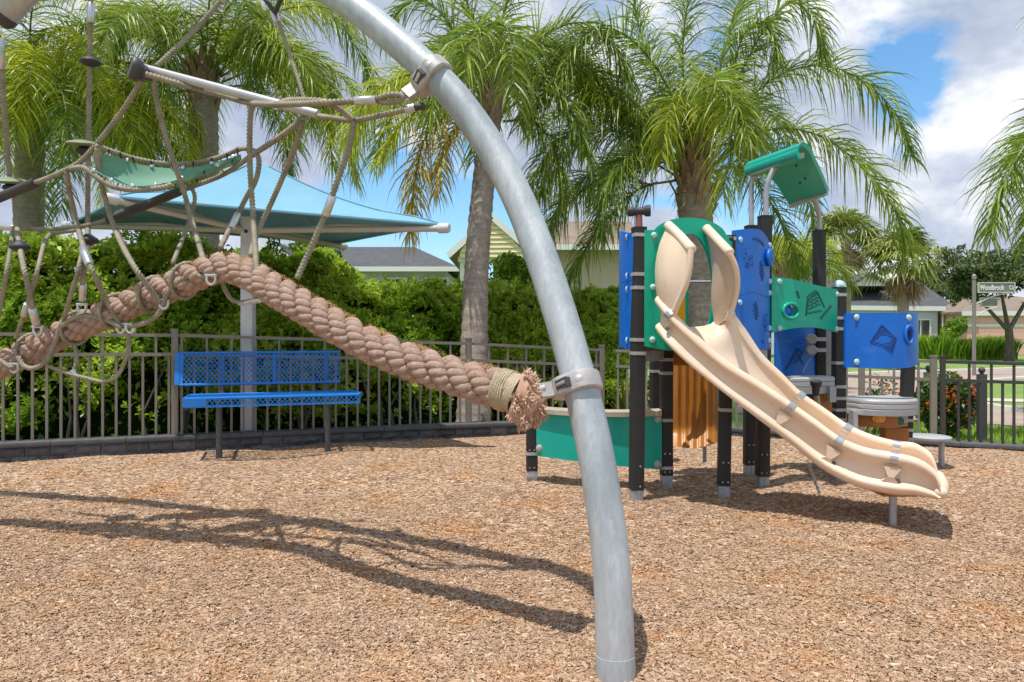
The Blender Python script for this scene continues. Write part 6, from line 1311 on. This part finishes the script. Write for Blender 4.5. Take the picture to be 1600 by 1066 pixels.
cord([(118, 360, 3.64), (95, 363, 3.66), (80, 366, 3.67), (70, 380, 3.68), (58, 425, 3.75), (40, 485, 3.84), (24, 528, 3.95)], .011); ferrule((43, 474, 3.82), (37, 494, 3.85), .018)
cord([(128, 398, 3.6), (118, 438, 3.7), (108, 470, 3.78), (99, 500, 3.84)], .011); cord([(20, 362, 3.7), (14, 405, 3.8), (2, 470, 3.9), (-8, 520, 4.0)], .011)
# cord turns and loops on the thick rope
for q in (250, 189, 128, 58, 300):
    i = min(range(nn), key=lambda k: abs(RQ[k].x * F / RQ[k].y + CX - q)); P = resample(binding(i, turns=1, skew=.09), .008); obj('cord', MB().tube(P, .0115, 10, twist=.075, lobes=4, depth=.19), M['rope'], NT, 180)
cord([(326, 434, 3.5), (300, 430, 3.54), (280, 440, 3.57), (262, 458, 3.6), (256, 474, 3.62), (246, 492, 3.66), (225, 505, 3.7), (200, 510, 3.74)])
cord([(190, 511, 3.74), (160, 498, 3.76), (125, 494, 3.8), (100, 507, 3.84), (88, 530, 3.86), (75, 560, 3.88), (55, 575, 3.9), (38, 572, 3.92), (28, 558, 3.93)])
cord([(20, 575, 3.92), (10, 570, 3.94), (-6, 560, 3.95), (-30, 552, 3.98)])
cord([(200, 512, 3.74), (201, 535, 3.76), (196, 562, 3.78), (182, 588, 3.8), (160, 596, 3.82), (132, 590, 3.84), (105, 583, 3.86), (75, 572, 3.9)], .0095)
cord([(119, 545, 3.9), (120, 560, 3.88), (115, 580, 3.87)], .009); ferrule((113, 578, 3.86), (117, 588, 3.86), .015)
cord([(346, 440, 3.6), (353, 455, 3.6), (362, 468, 3.58), (378, 474, 3.52)], .0105); ferrule((374, 474, 3.52), (406, 469, 3.42), .014, 'steel')
shackle((330, 436, 3.48)); shackle((22, 574, 3.93)); shackle((204, 512, 3.73))
for q in ((270, 448), (300, 440), (40, 540)):
    pass
# ================================================================== MULCH CHIPS
def chips(n, y0, y1, seed, size):
    r = np.random.default_rng(seed); y = np.sqrt(r.uniform(0, 1, n)) ; y = 1 / (1 / y0 + (1 / y1 - 1 / y0) * r.random(n)); x = r.uniform(-1, 1, n) * y * 0.93
    keep = (y < np.where(x < CORNER.x, left_d(x), right_d(x)) - .03); x, y = x[keep], y[keep]; n = len(x)
    z = np.array([mulch_z(a, b) for a, b in zip(x, y)]) + r.uniform(-.001, .007, n)
    L = np.minimum(size * np.exp(r.normal(0, .38, n)), size * 2.2); Wd = L * r.uniform(.18, .5, n); H = L * r.uniform(.04, .14, n)
    az, el, ro = r.uniform(0, 6.283, n), r.normal(0, .17, n), r.normal(0, .34, n)
    d = np.stack([np.cos(az) * np.cos(el), np.sin(az) * np.cos(el), np.sin(el)], 1); s = np.stack([-np.sin(az), np.cos(az), 0 * az], 1); k = np.cross(d, s); s2 = s * np.cos(ro)[:, None] + k * np.sin(ro)[:, None]; k2 = np.cross(d, s2)
    c = np.stack([x, y, z], 1); tap = r.uniform(.3, 1.0, n)[:, None]
    D_, S_, K_ = d * L[:, None] / 2, s2 * Wd[:, None] / 2, k2 * H[:, None]
    top = [c - D_ - S_, c + D_ - S_ * tap, c + D_ + S_, c - D_ + S_ * tap]; top = [p + K_ for p in top]; bot = [p - 2 * K_ for p in top]
    V = np.stack(top + bot, 1).reshape(-1, 3); b = (np.arange(n) * 8)[:, None]; Q = np.concatenate([b + np.array(f) for f in ((0, 1, 2, 3), (0, 4, 5, 1), (2, 6, 7, 3))])
    tone = np.clip(r.beta(2.8, 2.0, n), 0, 1); return np_mesh('mulch_chips', V, Q, np.repeat(tone, 8))
for sd, n, y0, y1, sz in ((1, 185000, 2.1, 8.6, .0135), (2, 165000, 2.1, 5.2, .0105)):
    o = obj('mulch_chips', chips(n, y0, y1, sd, sz), M['chip'], None, 0); o['kind'] = 'stuff'; o['label'] = 'wood chip mulch covering the playground floor'
m = MB()
for pts in ([(778, 806), (790, 804), (805, 803), (824, 805)], [(790, 804), (786, 798)], [(805, 803), (815, 811)], [(796, 803), (800, 810)]): m.tube([G(x, y, .02) for x, y in pts], .005, 5)
solo('twig', m, M['twig'], 'small reddish brown twig lying on the mulch left of the arch', 'twig')
m = MB().tube([G(1222, 735, .02), G(1236, 745, .012), G(1252, 752, .012)], .006, 5)
solo('stick', m, M['twig'], 'thin stick lying on the shaded mulch under the slide', 'stick')
